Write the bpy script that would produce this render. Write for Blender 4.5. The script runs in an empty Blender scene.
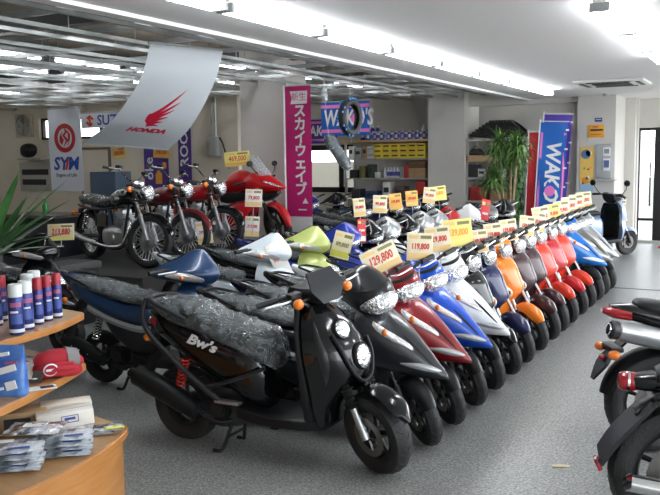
import bpy, bmesh, math, random
from mathutils import Vector as V, Matrix as M, noise
rnd = random.Random(7)
SC = bpy.context.scene
COL = SC.collection
PI = math.pi
R = math.radians

# ------------------------------------------------------------------ materials
def pmat(name, col, rough=.5, metal=0., coat=0., spec=.5, emit=0., trans=0., alpha=1.):
    m = bpy.data.materials.new(name); m.use_nodes = True
    b = m.node_tree.nodes['Principled BSDF']
    b.inputs['Base Color'].default_value = (*col, 1)
    b.inputs['Roughness'].default_value = rough
    b.inputs['Metallic'].default_value = metal
    b.inputs['Coat Weight'].default_value = coat
    b.inputs['Coat Roughness'].default_value = .04
    b.inputs['Specular IOR Level'].default_value = spec
    b.inputs['Transmission Weight'].default_value = trans
    b.inputs['Alpha'].default_value = alpha
    if emit:
        b.inputs['Emission Color'].default_value = (*col, 1); b.inputs['Emission Strength'].default_value = emit
    return m
def nodes(m): return m.node_tree.nodes, m.node_tree.links, m.node_tree.nodes['Principled BSDF']
def add_bump(m, scale, strength=.3, dist=.01, kind='NOISE', detail=3):
    n, l, b = nodes(m)
    tc = n.new('ShaderNodeTexCoord')
    if kind == 'NOISE':
        t = n.new('ShaderNodeTexNoise'); t.inputs['Scale'].default_value = scale; t.inputs['Detail'].default_value = detail; out = t.outputs['Fac']
    else:
        t = n.new('ShaderNodeTexVoronoi'); t.inputs['Scale'].default_value = scale; out = t.outputs['Distance']
    bp = n.new('ShaderNodeBump'); bp.inputs['Strength'].default_value = strength; bp.inputs['Distance'].default_value = dist
    l.new(tc.outputs['Object'], t.inputs['Vector']); l.new(out, bp.inputs['Height']); l.new(bp.outputs['Normal'], b.inputs['Normal'])
    return m
def vary(m, c1, c2, scale, detail=4, lo=.35, hi=.65, coord='Object', kind='NOISE', stretch=None):
    n, l, b = nodes(m)
    tc = n.new('ShaderNodeTexCoord')
    t = n.new('ShaderNodeTexNoise'); t.inputs['Scale'].default_value = scale; t.inputs['Detail'].default_value = detail
    src = tc.outputs[coord]
    if stretch:
        mp = n.new('ShaderNodeMapping'); mp.inputs['Scale'].default_value = stretch; l.new(src, mp.inputs['Vector']); src = mp.outputs['Vector']
    r = n.new('ShaderNodeValToRGB')
    r.color_ramp.elements[0].position = lo; r.color_ramp.elements[1].position = hi
    r.color_ramp.elements[0].color = (*c1, 1); r.color_ramp.elements[1].color = (*c2, 1)
    l.new(src, t.inputs['Vector']); l.new(t.outputs['Fac'], r.inputs['Fac']); l.new(r.outputs['Color'], b.inputs['Base Color'])
    return m
def paint(name, col, metal=.0, rough=.3): return pmat(name, col, rough, metal, coat=.55, spec=.4)

BLACK = pmat('black_paint', (.004, .005, .006), .12, 0, coat=.6, spec=.3)
GREY = paint('gunmetal_paint', (.016, .018, .021), .1, .3)
RED = paint('red_paint', (.23, .004, .008), .15, .3)
BLUE = paint('blue_paint', (.003, .07, .52), .1, .3)
WHITE = paint('white_paint', (.80, .81, .82), 0, .3)
NAVY = paint('navy_paint', (.010, .014, .07), .15, .3)
ORANGE = paint('orange_paint', (.85, .21, .012), .0, .3)
BROWN = paint('brown_paint', (.045, .014, .018), .1, .3)
VERM = paint('vermilion_paint', (.62, .035, .012), 0, .3)
CRIM = paint('crimson_paint', (.45, .01, .015), 0, .3)
SKYB = paint('azure_paint', (.01, .16, .55), .05, .3)
SILV = paint('silver_paint', (.50, .52, .54), .65, .3)
DSIL = paint('dark_silver_paint', (.22, .21, .20), .5, .3)
STEELB = paint('steel_blue_paint', (.012, .042, .115), .15, .3)
PEARL = paint('pearl_white_paint', (.70, .77, .82), .1, .3)
LIME = paint('lime_paint', (.46, .53, .16), .1, .3)
RBLUE = paint('royal_blue_paint', (.012, .035, .36), .1, .3)
LAV = paint('lavender_blue_paint', (.33, .42, .62), .4, .3)
SPRED = paint('sport_red_paint', (.56, .008, .012), 0, .3)
WINE = paint('wine_paint', (.16, .006, .010), .1, .3)
PLAST = add_bump(pmat('black_plastic', (.008, .009, .010), .40, spec=.28), 900, .08, .002)
DGREY = pmat('dark_grey_plastic', (.022, .024, .028), .42, spec=.32)
RUBBER = add_bump(pmat('tyre_rubber', (.016, .016, .017), .6), 130, .35, .006, 'VORONOI')
CHROME = pmat('chrome', (.75, .76, .78), .12, 1.)
SPOKE = pmat('spoke_steel', (.72, .73, .74), .35, .5)
DISCM = pmat('disc_steel', (.20, .19, .18), .4, .8)
ALU = pmat('cast_aluminium', (.50, .51, .53), .38, 1.)
DMET = add_bump(pmat('dark_engine_metal', (.055, .057, .06), .42, .6), 40, .3, .004)
IRON = pmat('black_iron', (.010, .010, .011), .42, .0, spec=.35)
AMBER = pmat('amber_lens', (.85, .20, .01), .15, 0, coat=1.)
REDL = pmat('red_lens', (.36, .008, .015), .15, 0, coat=1.)
CLEARL = add_bump(pmat('faceted_reflector', (.80, .82, .84), .14, .75, coat=1.), 55, .6, .012, 'VORONOI')
SIGL = add_bump(pmat('clear_signal_lens', (.66, .63, .62), .18, .4, coat=1.), 80, .4, .008, 'VORONOI')
MIRG = pmat('mirror_glass', (.7, .72, .75), .04, 1.)
REDSP = pmat('red_spring_paint', (.55, .03, .015), .35)
GOLDM = pmat('bronze_disc', (.33, .26, .18), .35, .9)
SEATM = add_bump(pmat('seat_vinyl', (.012, .013, .014), .45, spec=.3), 300, .2, .003)
LGREY = pmat('light_grey_plastic', (.40, .42, .43), .45)
CABLE = pmat('cable_rubber', (.01, .01, .01), .5)
def wrap_mat(name, col, mixv):
    m = pmat(name, col, .14, 0, coat=1.); n, l, b = nodes(m)
    tc = n.new('ShaderNodeTexCoord'); hs = []
    for sc_, st_, ds in ((4.5, (1.2, .8, 1.), 1.0), (8., (.6, 1.5, 1.1), 1.2)):
        mp = n.new('ShaderNodeMapping'); mp.inputs['Scale'].default_value = st_; mp.inputs['Rotation'].default_value = (.4, .3, .6*sc_)
        t = n.new('ShaderNodeTexNoise'); t.inputs['Scale'].default_value = sc_; t.inputs['Detail'].default_value = 1.5; t.inputs['Distortion'].default_value = ds
        sb = n.new('ShaderNodeMath'); sb.operation = 'SUBTRACT'; sb.inputs[1].default_value = .5
        rg = n.new('ShaderNodeMath'); rg.operation = 'ABSOLUTE'
        l.new(tc.outputs['Object'], mp.inputs['Vector']); l.new(mp.outputs['Vector'], t.inputs['Vector'])
        l.new(t.outputs['Fac'], sb.inputs[0]); l.new(sb.outputs[0], rg.inputs[0]); hs.append(rg)
    ad = n.new('ShaderNodeMath'); ad.operation = 'MULTIPLY_ADD'; ad.inputs[1].default_value = .45
    l.new(hs[1].outputs[0], ad.inputs[0]); l.new(hs[0].outputs[0], ad.inputs[2])
    bp = n.new('ShaderNodeBump'); bp.inputs['Strength'].default_value = 1.; bp.inputs['Distance'].default_value = .14
    l.new(ad.outputs[0], bp.inputs['Height'])
    l.new(bp.outputs['Normal'], b.inputs['Normal']); l.new(bp.outputs['Normal'], b.inputs['Coat Normal'])
    tr = n.new('ShaderNodeBsdfTransparent'); mx = n.new('ShaderNodeMixShader'); mx.inputs['Fac'].default_value = mixv
    rc = n.new('ShaderNodeValToRGB'); rc.color_ramp.elements[0].position = .0; rc.color_ramp.elements[1].position = .03
    rc.color_ramp.elements[0].color = (*[min(1, c*1.12) for c in col], 1); rc.color_ramp.elements[1].color = (*[c*.95 for c in col], 1)  # fold lines painted slightly paler to suggest lamp glints
    l.new(hs[1].outputs[0], rc.inputs['Fac']); l.new(rc.outputs['Color'], b.inputs['Base Color'])
    ra = n.new('ShaderNodeMapRange'); ra.inputs['From Min'].default_value = 0; ra.inputs['From Max'].default_value = .05
    ra.inputs['To Min'].default_value = min(1, mixv+.1); ra.inputs['To Max'].default_value = mixv-.06   # folds of film are cloudier than flat film, here also imitating lamp glints
    l.new(hs[1].outputs[0], ra.inputs['Value']); l.new(ra.outputs['Result'], mx.inputs['Fac'])
    l.new(tr.outputs[0], mx.inputs[1]); l.new(b.outputs[0], mx.inputs[2]); l.new(mx.outputs[0], n['Material Output'].inputs['Surface'])
    return m
WRAP = wrap_mat('clear_plastic_wrap', (.19, .225, .24), .58)
WRAPW = wrap_mat('milky_plastic_wrap', (.62, .66, .68), .75)
def glass_mat(name, col, op):
    m = pmat(name, col, .05, 0, coat=.5); n, l, b = nodes(m)
    tr = n.new('ShaderNodeBsdfTransparent'); mx = n.new('ShaderNodeMixShader'); mx.inputs['Fac'].default_value = op
    l.new(tr.outputs[0], mx.inputs[1]); l.new(b.outputs[0], mx.inputs[2]); l.new(mx.outputs[0], n['Material Output'].inputs['Surface'])
    return m
GLASS = glass_mat('window_glass', (.75, .85, .85), .12)
SCREEN = glass_mat('smoked_screen', (.05, .055, .06), .55)
CLSCREEN = glass_mat('clear_windscreen', (.6, .66, .7), .3)

# ------------------------------------------------------------------ geometry
def cat(p0, p1, p2, p3, t):
    return p1 + .5*t*((p2-p0) + t*((2*p0-5*p1+4*p2-p3) + t*(3*(p1-p2)+p3-p0)))
def smooth_path(pts, k=6):
    pts = [V(p) for p in pts]; out = []
    for i in range(len(pts)-1):
        a = pts[max(i-1, 0)]; b = pts[i]; c = pts[i+1]; d = pts[min(i+2, len(pts)-1)]
        for j in range(k): out.append(cat(a, b, c, d, j/k))
    out.append(pts[-1]); return out
def interp_rows(rows, k):
    """Catmull-Rom through rows of numbers"""
    out = []
    for i in range(len(rows)-1):
        a = rows[max(i-1, 0)]; b = rows[i]; c = rows[i+1]; d = rows[min(i+2, len(rows)-1)]
        for j in range(k): out.append([cat(*q, j/k) for q in zip(a, b, c, d)])
    out.append(list(rows[-1])); return out
class G:
    def __init__(s, T=None): s.bm = bmesh.new(); s.T = T
    def v(s, p):
        p = V(p)
        return s.bm.verts.new(s.T @ p if s.T else p)
    def f(s, vs):
        try: return s.bm.faces.new(vs)
        except ValueError: return None
    def loft(s, rings, c0=True, c1=True, closed=True, k=0):
        if k:
            rr = []
            for i in range(len(rings)-1):
                a = rings[max(i-1, 0)]; b = rings[i]; c = rings[i+1]; d = rings[min(i+2, len(rings)-1)]
                for j in range(k): rr.append([cat(V(p), V(q), V(r_), V(t_), j/k) for p, q, r_, t_ in zip(a, b, c, d)])
            rr.append(rings[-1]); rings = rr
        vr = [[s.v(p) for p in r] for r in rings]
        n = len(vr[0])
        for a, b in zip(vr, vr[1:]):
            for i in range(n if closed else n-1):
                j = (i+1) % n; s.f((a[i], a[j], b[j], b[i]))
        if c0: s.f(vr[0][::-1])
        if c1: s.f(vr[-1])
        return s
    def tube(s, pts, r, n=8, k=0, c=True):
        pts = smooth_path(pts, k) if k else [V(p) for p in pts]
        N = len(pts)
        rs = [r]*N if not isinstance(r, (list, tuple)) else [r[0] + (r[-1]-r[0])*i/(N-1) if len(r) == 2 else r[min(int(i*len(r)/N), len(r)-1)] for i in range(N)]
        t0 = (pts[1]-pts[0]).normalized()
        u = t0.orthogonal().normalized(); rings = []
        for i, p in enumerate(pts):
            t = (pts[min(i+1, N-1)]-pts[max(i-1, 0)]).normalized()
            u = (u - t*u.dot(t)); u = u.normalized() if u.length > 1e-6 else t.orthogonal().normalized()
            w = t.cross(u)
            rings.append([p + (u*math.cos(2*PI*q/n) + w*math.sin(2*PI*q/n))*rs[i] for q in range(n)])
        return s.loft(rings, c, c)
    def lathe(s, prof, org=(0, 0, 0), axis=(0, 0, 1), n=20, cap=True, ang=2*PI):
        a = V(axis).normalized(); u = a.orthogonal().normalized(); w = a.cross(u); o = V(org)
        rings = [[o + a*h + (u*math.cos(ang*q/n) + w*math.sin(ang*q/n))*max(r, 1e-4) for q in range(n)] for r, h in prof]
        return s.loft(rings, cap, cap)
    def torus_lathe(s, prof, org, axis, n=36):
        a = V(axis).normalized(); u = a.orthogonal().normalized(); w = a.cross(u); o = V(org)
        rings = [[o + a*h + (u*math.cos(2*PI*q/n) + w*math.sin(2*PI*q/n))*r for q in range(n)] for r, h in prof]
        rings.append(rings[0]); return s.loft(rings, False, False)
    def box(s, c, d, rot=None, bev=0.):
        c = V(c); x, y, z = [q/2 for q in d]
        T = M.Translation(c) @ (rot.to_4x4() if rot else M.Identity(4))
        if bev:
            t = bmesh.new(); bmesh.ops.create_cube(t, size=1, matrix=M.Diagonal((*d, 1)))
            bmesh.ops.bevel(t, geom=list(t.edges), offset=bev, segments=2, affect='EDGES', profile=.5)
            mp = {}
            for q in t.verts: mp[q.index] = s.v(T @ q.co)
            t.verts.index_update()
            mp = {}
            for q in t.verts: mp[q] = s.v(T @ q.co)
            for fc in t.faces: s.f([mp[q] for q in fc.verts])
            t.free()
            lone = [q for q in s.bm.verts if not q.link_faces]
            bmesh.ops.delete(s.bm, geom=lone, context='VERTS')
            return s
        P = [s.v(T @ V((i, j, k))) for i in (-x, x) for j in (-y, y) for k in (-z, z)]
        for q in ((0, 1, 3, 2), (4, 6, 7, 5), (0, 4, 5, 1), (2, 3, 7, 6), (0, 2, 6, 4), (1, 5, 7, 3)): s.f([P[i] for i in q])
        return s
    def prism(s, poly, o, u, w, th):
        """2-D outline in plane (o;u,w) thickened by th along the normal, centred"""
        o, u, w = V(o), V(u), V(w); nn = u.cross(w).normalized()
        return s.loft([[o+u*a+w*b-nn*th/2 for a, b in poly], [o+u*a+w*b+nn*th/2 for a, b in poly]])
    def ell(s, c, r, rot=None, nu=14, nv=8):
        c = V(c); rings = []
        for i in range(1, nv):
            a = PI*i/nv
            q = [V((r[0]*math.sin(a)*math.cos(2*PI*j/nu), r[1]*math.sin(a)*math.sin(2*PI*j/nu), r[2]*math.cos(a))) for j in range(nu)]
            rings.append([c + (rot @ p if rot else p) for p in q])
        return s.loft(rings)
    def patch(s, fn, cu, half, off=.006, bulge=.006, nu=10, nv=5, pw=.75):
        """leaf-shaped lens lying on surface fn(a,b); cu(u)->(a,b) centre line, half(u)->(da,db) half width"""
        top, bot = [], []
        for i in range(nu+1):
            u = i/nu; a, b = cu(u); da, db = half(u); k = max(math.sin(PI*min(max(u, .02), .98)), 0)**pw
            rt, rb = [], []
            for j in range(nv+1):
                v = -1+2*j/nv
                p = fn(a+da*v*k, b+db*v*k); e = 1e-3
                n_ = (fn(a+da*v*k+e, b+db*v*k)-p).cross(fn(a+da*v*k, b+db*v*k+e)-p).normalized()
                if n_.x < 0: n_ = -n_
                rt.append(p+n_*(off+bulge*(1-v*v)*k)); rb.append(p-n_*.004)
            top.append(rt); bot.append(rb)
        for t, b in zip(top, bot): pass
        return s.loft([t + b[::-1] for t, b in zip(top, bot)])
    def join(s, o):
        me = bpy.data.meshes.new('t'); o.bm.to_mesh(me); s.bm.from_mesh(me); bpy.data.meshes.remove(me); return s

def link(o, parent=None):
    COL.objects.link(o)
    if parent: o.parent = parent
    return o
def obj(name, g, mat, parent=None, ang=38, smooth=True, noise_amp=0, noise_sc=8, crease=False):
    bm = g.bm
    bmesh.ops.remove_doubles(bm, verts=list(bm.verts), dist=1e-5)
    bmesh.ops.recalc_face_normals(bm, faces=list(bm.faces))
    if noise_amp:
        if crease:
            bm.normal_update()
            dsp = []
            for q in bm.verts:
                c = q.co; w_ = V(noise.noise_vector(c*5))*.06
                r1 = abs(noise.noise((c+w_)*noise_sc*.4)); r2 = abs(noise.noise((c+w_*1.3+V((3, 1, 2)))*noise_sc*.85))
                dsp.append(q.normal*(noise_amp*(1.3*max(0, .22-r1)/.22 + .8*max(0, .2-r2)/.2)))
            for q, d_ in zip(bm.verts, dsp): q.co += d_
        else:
            for q in bm.verts: q.co += V(noise.noise_vector(q.co*noise_sc))*noise_amp
    me = bpy.data.meshes.new(name); bm.to_mesh(me); bm.free()
    if smooth:
        me.shade_smooth(); me.set_sharp_from_angle(angle=R(ang))
    me.materials.append(mat)
    return link(bpy.data.objects.new(name, me), parent)
def setp(o, label=None, category=None, group=None, kind=None):
    if label: o['label'] = label
    if category: o['category'] = category
    if group: o['group'] = group
    if kind: o['kind'] = kind
    return o
def thing(name, loc=(0, 0, 0), rz=0, label=None, category=None, group=None):
    o = bpy.data.objects.new(name, None); o.empty_display_size = .1; link(o)
    o.location = loc; o.rotation_euler = (0, 0, rz)
    return setp(o, label, category, group)
def struct(name, g, mat, parent=None, **k):
    o = obj(name, g, mat, parent, **k)
    if not parent: o['kind'] = 'structure'
    return o
def setmat(o, m):
    o.material_slots[0].link = 'OBJECT'; o.material_slots[0].material = m
def dup(root, loc, rz=0, recol=None, label=None, group=None, skip=(), pitch=0):
    r = root.copy(); link(r); r.location = loc; r.rotation_euler = (0, pitch, rz)
    if label: r['label'] = label
    if group: r['group'] = group
    def cp(o, par):
        base = o.name.split('.')[0]
        if base in skip: return
        c = o.copy(); link(c); c.parent = par
        m = (recol or {}).get(base)
        if m: setmat(c, m)
        for ch in kids[o]: cp(ch, c)
    for o in kids[root]: cp(o, r)
    return r
class Kids(dict):
    def __missing__(s, o): return list(o.children)
kids = Kids()

_tm = {}
def text(name, s, size, mat, parent, Mx, depth=.0015, align='CENTER', shear=0., bold=0., sx=1.):
    key = (s, round(size, 4), depth, shear, bold, sx, align)
    if key not in _tm:
        cu = bpy.data.curves.new(name, 'FONT'); cu.body = s; cu.size = size; cu.align_x = align; cu.align_y = 'CENTER'
        cu.extrude = depth; cu.shear = shear; cu.offset = bold; cu.resolution_u = 2
        o = bpy.data.objects.new(name, cu); COL.objects.link(o)
        bpy.context.view_layer.update()
        me = bpy.data.meshes.new_from_object(o.evaluated_get(bpy.context.evaluated_depsgraph_get()))
        if sx != 1: me.transform(M.Diagonal((sx, 1, 1, 1)))
        bpy.data.objects.remove(o); bpy.data.curves.remove(cu)
        me.materials.clear(); me.materials.append(mat); _tm[key] = me
    o = link(bpy.data.objects.new(name, _tm[key]), parent); o.matrix_local = Mx
    setmat(o, mat)
    return o
def frame(o, u, w):
    """matrix with local x=u, y=w, z=u x w at o"""
    u = V(u).normalized(); w = V(w).normalized(); n = u.cross(w)
    m = M((u, w, n)).transposed().to_4x4(); m.translation = V(o); return m
TUBE_E, WORLD_E, EXPO = 20., 4.4, .55
# ------------------------------------------------------------------ vehicle pieces (x forward, y left, wheels on z=0)
def sx(x, w, zb, zt, p=2.6, n=20, yc=0.):
    """super-ellipse ring across the vehicle at station x"""
    zc = (zb+zt)/2; h = (zt-zb)/2; out = []
    for i in range(n):
        a = 2*PI*i/n; c, s_ = math.cos(a), math.sin(a)
        out.append(V((x, yc+w*math.copysign(abs(c)**(2/p), c), zc+h*math.copysign(abs(s_)**(2/p), s_))))
    return out
class Shell:
    """horizontal plan curves stacked by height: rows of (z, x_back, x_nose, half_width, nose_sharpness)"""
    def __init__(s, rows, k=4): s.rows = interp_rows(rows, k); s.rows.sort(key=lambda r: r[0])
    def at(s, z):
        r = s.rows
        if z <= r[0][0]: return r[0]
        for a, b in zip(r, r[1:]):
            if z <= b[0]:
                t = (z-a[0])/max(b[0]-a[0], 1e-6); return [p+(q-p)*t for p, q in zip(a, b)]
        return r[-1]
    def fn(s, z, a):
        _, xb, xn, w, e = s.at(z)
        return V((xb+(xn-xb)*max(math.cos(a), 0)**e, w*math.sin(a), z))
    def ring(s, row, n=16, hollow=.0):
        z, xb, xn, w, e = row
        f = [V((xb+(xn-xb)*max(math.cos(a), 0)**e, w*math.sin(a), z)) for a in [(-.5+i/n)*PI for i in range(n+1)]]
        b = [V((xb+hollow*math.cos((.5-i/5)*PI), w*math.sin((.5-i/5)*PI)*.96, z)) for i in range(1, 5)]
        return f+b
    def add(s, g, hollow=0.): return g.loft([s.ring(r, hollow=hollow) for r in s.rows])
def wheel(parent, name, x, rad, tw, T=None, rim='cast', rimmat=None, disc=True, rim_r=None, y=0., n=40):
    o = (x, y, rad); ax = (0, 1, 0); h = tw/2; rr = rim_r or rad*.60
    g = G(T)
    g.torus_lathe([(rr, -h*.62), (rr+.012, -h*.8), (rad-(rad-rr)*.45, -h*.98), (rad-(rad-rr)*.2, -h*.86), (rad-.012, -h*.6), (rad-.003, -h*.3), (rad, 0),
                   (rad-.003, h*.3), (rad-.012, h*.6), (rad-(rad-rr)*.2, h*.86), (rad-(rad-rr)*.45, h*.98), (rr+.012, h*.8), (rr, h*.62)], o, ax, n)
    # cut tread blocks: shallow raised chevrons
    m = 22
    for i in range(m):
        for sgn in (-1, 1):
            pts = []
            for q in range(4):
                a = 2*PI*(i+.16*q+(.5 if sgn > 0 else 0))/m; yy = sgn*h*(.12+.25*q)
                rd = rad-.0005-(.012*(abs(yy)/h/.6)**2 if abs(yy) < h*.6 else .012+(rad-rr)*.16*((abs(yy)/h-.6)/.26))
                pts.append(V((x+rd*math.cos(a), y+yy, rad+rd*math.sin(a))))
            g.tube(pts, .0035, 4)
    t = obj(name, g, RUBBER, parent)
    if rim == 'cast':
        g = G(T); g.torus_lathe([(rr+.004, -h*.66), (rr-.012, -h*.6), (rr-.022, -h*.2), (rr-.022, h*.2), (rr-.012, h*.6), (rr+.004, h*.66)], o, ax, n)
        g.lathe([(.02, -h*.9), (.045, -h*.8), (.045, h*.8), (.02, h*.9)], o, ax, 16)
        for i in range(5):
            a = 2*PI*i/5+.3; d = V((math.cos(a), 0, math.sin(a))); c = V(o)
            g.tube([c+d*.03, c+d*(rr*.55), c+d*(rr-.01)], [.020, .012, .015], 6)
        obj('wheel_rim', g, rimmat or IRON, t)
    else:
        g = G(T); g.torus_lathe([(rr+.010, -h*.55), (rr-.006, -h*.5), (rr-.014, 0), (rr-.006, h*.5), (rr+.010, h*.55)], o, ax, n)
        obj('wheel_rim', g, CHROME, t)
        g = G(T); g.lathe([(.02, -.075), (.05, -.06), (.085, -.05), (.085, -.02), (.03, 0), (.03, .03), (.05, .035), (.05, .05), (.02, .07)], o, ax, 20)
        obj('wheel_hub', g, ALU, t)
        g = G(T)
        for i in range(32):
            a = 2*PI*i/32; b = a+(.35 if i % 2 else -.35); sd = -1 if (i//2) % 2 else 1
            g.tube([V((x+.05*math.cos(b), y+sd*.045, rad+.05*math.sin(b))), V((x+(rr-.005)*math.cos(a), y, rad+(rr-.005)*math.sin(a)))], .0036, 4, c=False)
        obj('wire_spokes', g, SPOKE, t)
    if disc:
        g = G(T); yy = y-h*1.05
        d1, d0 = (.80, .50) if rim == 'cast' else (.50, .30)
        g.torus_lathe([(rr*d1, -.002), (rr*d1, .002), (rr*d0, .002), (rr*d0, -.002)], (x, yy, rad), ax, 28)
        for i in range(5):
            a = 2*PI*i/5; d = V((math.cos(a), 0, math.sin(a))); c = V((x, yy, rad)); g.tube([c+d*.02, c+d*rr*(d0+.03)], .007, 5)
        obj('brake_disc', g, DISCM if rim == 'cast' else ALU, t)
    return t
def fender(parent, x, z, rad, a0, a1, w, T=None, mat=None, taper=.5, sag=.028, name='front_fender', n=16, flat=.25):
    g = G(T); rings = []
    for i in range(n+1):
        u = i/n; a = R(a0+(a1-a0)*u); ww = w*(1-taper*max(0, 1-u/flat)**1.6)*(1-.25*max(0, (u-.8)/.2)**2)
        top, bot = [], []
        for j in range(9):
            v = -1+j/4; r_ = rad-sag*abs(v)**2.4; p = V((x+r_*math.cos(a), ww*v, z+r_*math.sin(a)))
            q = V((x+(r_-.006)*math.cos(a), ww*v*.96, z+(r_-.006)*math.sin(a))); top.append(p); bot.append(q)
        rings.append(top+bot[::-1])
    g.loft(rings); return obj(name, g, mat or BLACK, parent)
def coil(g, p0, p1, rad, wire, turns, n=10):
    p0, p1 = V(p0), V(p1); d = (p1-p0); u = d.orthogonal().normalized(); w = d.normalized().cross(u); pts = []
    for i in range(turns*n+1):
        a = 2*PI*i/n; pts.append(p0+d*(i/(turns*n))+(u*math.cos(a)+w*math.sin(a))*rad)
    return g.tube(pts, wire, 5)
def shock(parent, p0, p1, mat=CHROME, rad=.026):
    g = G(); g.tube([p0, p1], .012, 8); s_ = obj('rear_shock', g, IRON, parent)
    g = G(); a = V(p0).lerp(V(p1), .08); b = V(p0).lerp(V(p1), .80); coil(g, a, b, rad, .0065, 8); obj('shock_spring', g, mat, s_)
    return s_
def muffler(parent, pts, rads, mat=PLAST, tip=True, name='muffler', cap=ALU):
    g = G(); g.tube(smooth_path(pts, 5), rads, 18)
    m = obj(name, g, mat, parent)
    p, q = V(pts[0]), V(pts[1]); d = (p-q).normalized()
    if tip:
        g = G(); g.tube([p-d*.01, p+d*.02], .016, 10); obj('tail_pipe', g, cap, m)
    return m
def steer_T(x, z, rake, ang):
    ax = V((-math.sin(R(rake)), 0, math.cos(R(rake))))
    return M.Translation((x, 0, z)) @ M.Rotation(R(ang), 4, ax) @ M.Translation((-x, 0, -z))

def dense(ring, m):
    n = len(ring); out = []
    for i in range(n):
        for j in range(m): out.append(cat(ring[i-1], ring[i], ring[(i+1) % n], ring[(i+2) % n], j/m))
    return out
def seat_wrap(seat, so, ctr):
    g = G(); g.loft([dense([ctr+(p-ctr)*1.035+V((0, 0, .003)) for p in r_], 3) for r_ in seat], k=12)
    return obj('plastic_seat_cover', g, WRAP, so, ang=60, noise_amp=.010, noise_sc=20, crease=True)
def make_scooter(P, label, group=None):
    root = thing('scooter', (0, 0, 0), 0, label, 'scooter', group)
    wb, rw, tw = P['wb'], P['r'], P['tw']; fx, bx = wb/2, -wb/2
    rake = P.get('rake', 25); T = steer_T(fx, rw, rake, P.get('steer', -30))
    axd = V((-math.sin(R(rake)), 0, math.cos(R(rake))))
    def sp(z, fwd=0., y=0.):           # point beside the steering axis at height z
        return V((fx, 0, rw)) + axd*((z-rw)/axd.z) + V((fwd, y, 0))
    body, b2 = P['body'], P.get('body2', DGREY)
    st = P['style']
    # --- wheels and fork
    wheel(root, 'front_wheel', fx, rw, tw, T, rimmat=P.get('rim', IRON))
    wheel(root, 'rear_wheel', bx, rw, tw, None, rimmat=P.get('rim', IRON), disc=False)
    for sgn in (-1, 1):
        g = G(T); y = sgn*(tw/2+.03)
        g.tube([V((fx+.012, y, rw)), sp(.40, .012, y*.95)], [.024, .021], 10)
        fo = obj('fork_leg', g, ALU if st == 'bws' else P.get('fork', DMET), root)
        g = G(T)
        if st == 'bws':
            a, b = sp(.40, .012, y*.95), sp(.56, .012, y*.9)
            for i in range(9):
                c = a.lerp(b, i/9); d = a.lerp(b, (i+.5)/9); e = a.lerp(b, (i+1)/9); g.tube([c, d, e], [.024, .033, .024], 10)
            obj('fork_gaiter', g, CABLE, fo)
        else:
            g.tube([sp(.38, .012, y*.95), sp(.60, .0, y*.8)], .014, 8); obj('fork_tube', g, CHROME, fo)
    if st == 'bws':
        fender(root, fx+.02, rw, .300, 30, 118, .062, T, body, .8, .02)
    elif st == 'retro':
        fender(root, fx, rw, rw+.035, 34, 150, .070, T, body, .45, .05)
    else:
        fender(root, fx, rw, rw+.022, 30, 165, .055, T, PLAST, .3, .03)
    # --- front shell
    if st == 'bws':
        S = Shell([(.27, .36, .41, .14, 1), (.36, .35, .43, .17, 1), (.46, .34, .50, .18, .9), (.55, .33, .575, .195, .9), (.66, .32, .575, .215, .8), (.78, .30, .52, .20, .8), (.88, .27, .44, .145, .8), (.95, .25, .35, .085, .8)])
    elif st == 'retro':
        S = Shell([(.24, .32, .385, .13, .7), (.34, .30, .40, .18, .7), (.46, .29, .445, .19, .9), (.56, .28, .52, .175, 1.1), (.68, .27, .485, .195, 1.), (.78, .26, .44, .185, .9), (.85, .25, .38, .13, .9), (.88, .25, .34, .08, .9)])
    else:
        S = Shell([(.438, .60, .80, .040, 1.0), (.462, .48, .795, .080, 1.1), (.51, .36, .755, .135, 1.2), (.60, .31, .675, .180, 1.2), (.70, .28, .58, .20, 1.15), (.79, .27, .48, .17, 1.1), (.845, .26, .41, .11, 1.), (.88, .26, .36, .06, 1.)])
    g = G(); S.add(g); fc = obj('front_cover', g, body, root)
    if st == 'sport' or st == 'jog':
        L = Shell([(.23, .30, .35, .12, .8), (.32, .29, .375, .17, .8), (.44, .28, .39, .19, .8), (.56, .27, .42, .185, .9), (.70, .255, .40, .17, .9)])
        g = G(); L.add(g); obj('leg_shield', g, P.get('shield', PLAST), root)
        g = G(); g.prism([(.62, .464), (.76, .440), (.79, .456), (.70, .49)], (0, 0, 0), (1, 0, 0), (0, 0, 1), .02)
        obj('beak_grille', g, LGREY, fc)
        for sg in (-1, 1):
            g = G(); g.patch(S.fn, lambda u: (.535-.045*u, sg*(.95-.75*u)), lambda u: (.022, .06), .002, .006, 10, 4); obj('nose_trim', g, P.get('trim', SILV), fc)
    if st == 'retro':
        g = G(); L = Shell([(.25, .235, .30, .15, .8), (.5, .22, .28, .19, .8), (.7, .215, .27, .19, .8), (.84, .21, .255, .13, .8)]); L.add(g); obj('leg_shield', g, P.get('shield', PLAST), root)
        g = G(); g.patch(S.fn, lambda u: (.80-.30*u, 0), lambda u: (.0, .14), .001, .006, 10, 4); obj('front_badge_strip', g, P.get('strip', body), fc)
    if st == 'bws':
        g = G(); L = Shell([(.25, .28, .37, .14, .8), (.5, .27, .345, .185, .8), (.75, .25, .31, .195, .8), (.92, .215, .26, .13, .8)]); L.add(g); obj('leg_shield', g, PLAST, root)
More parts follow.
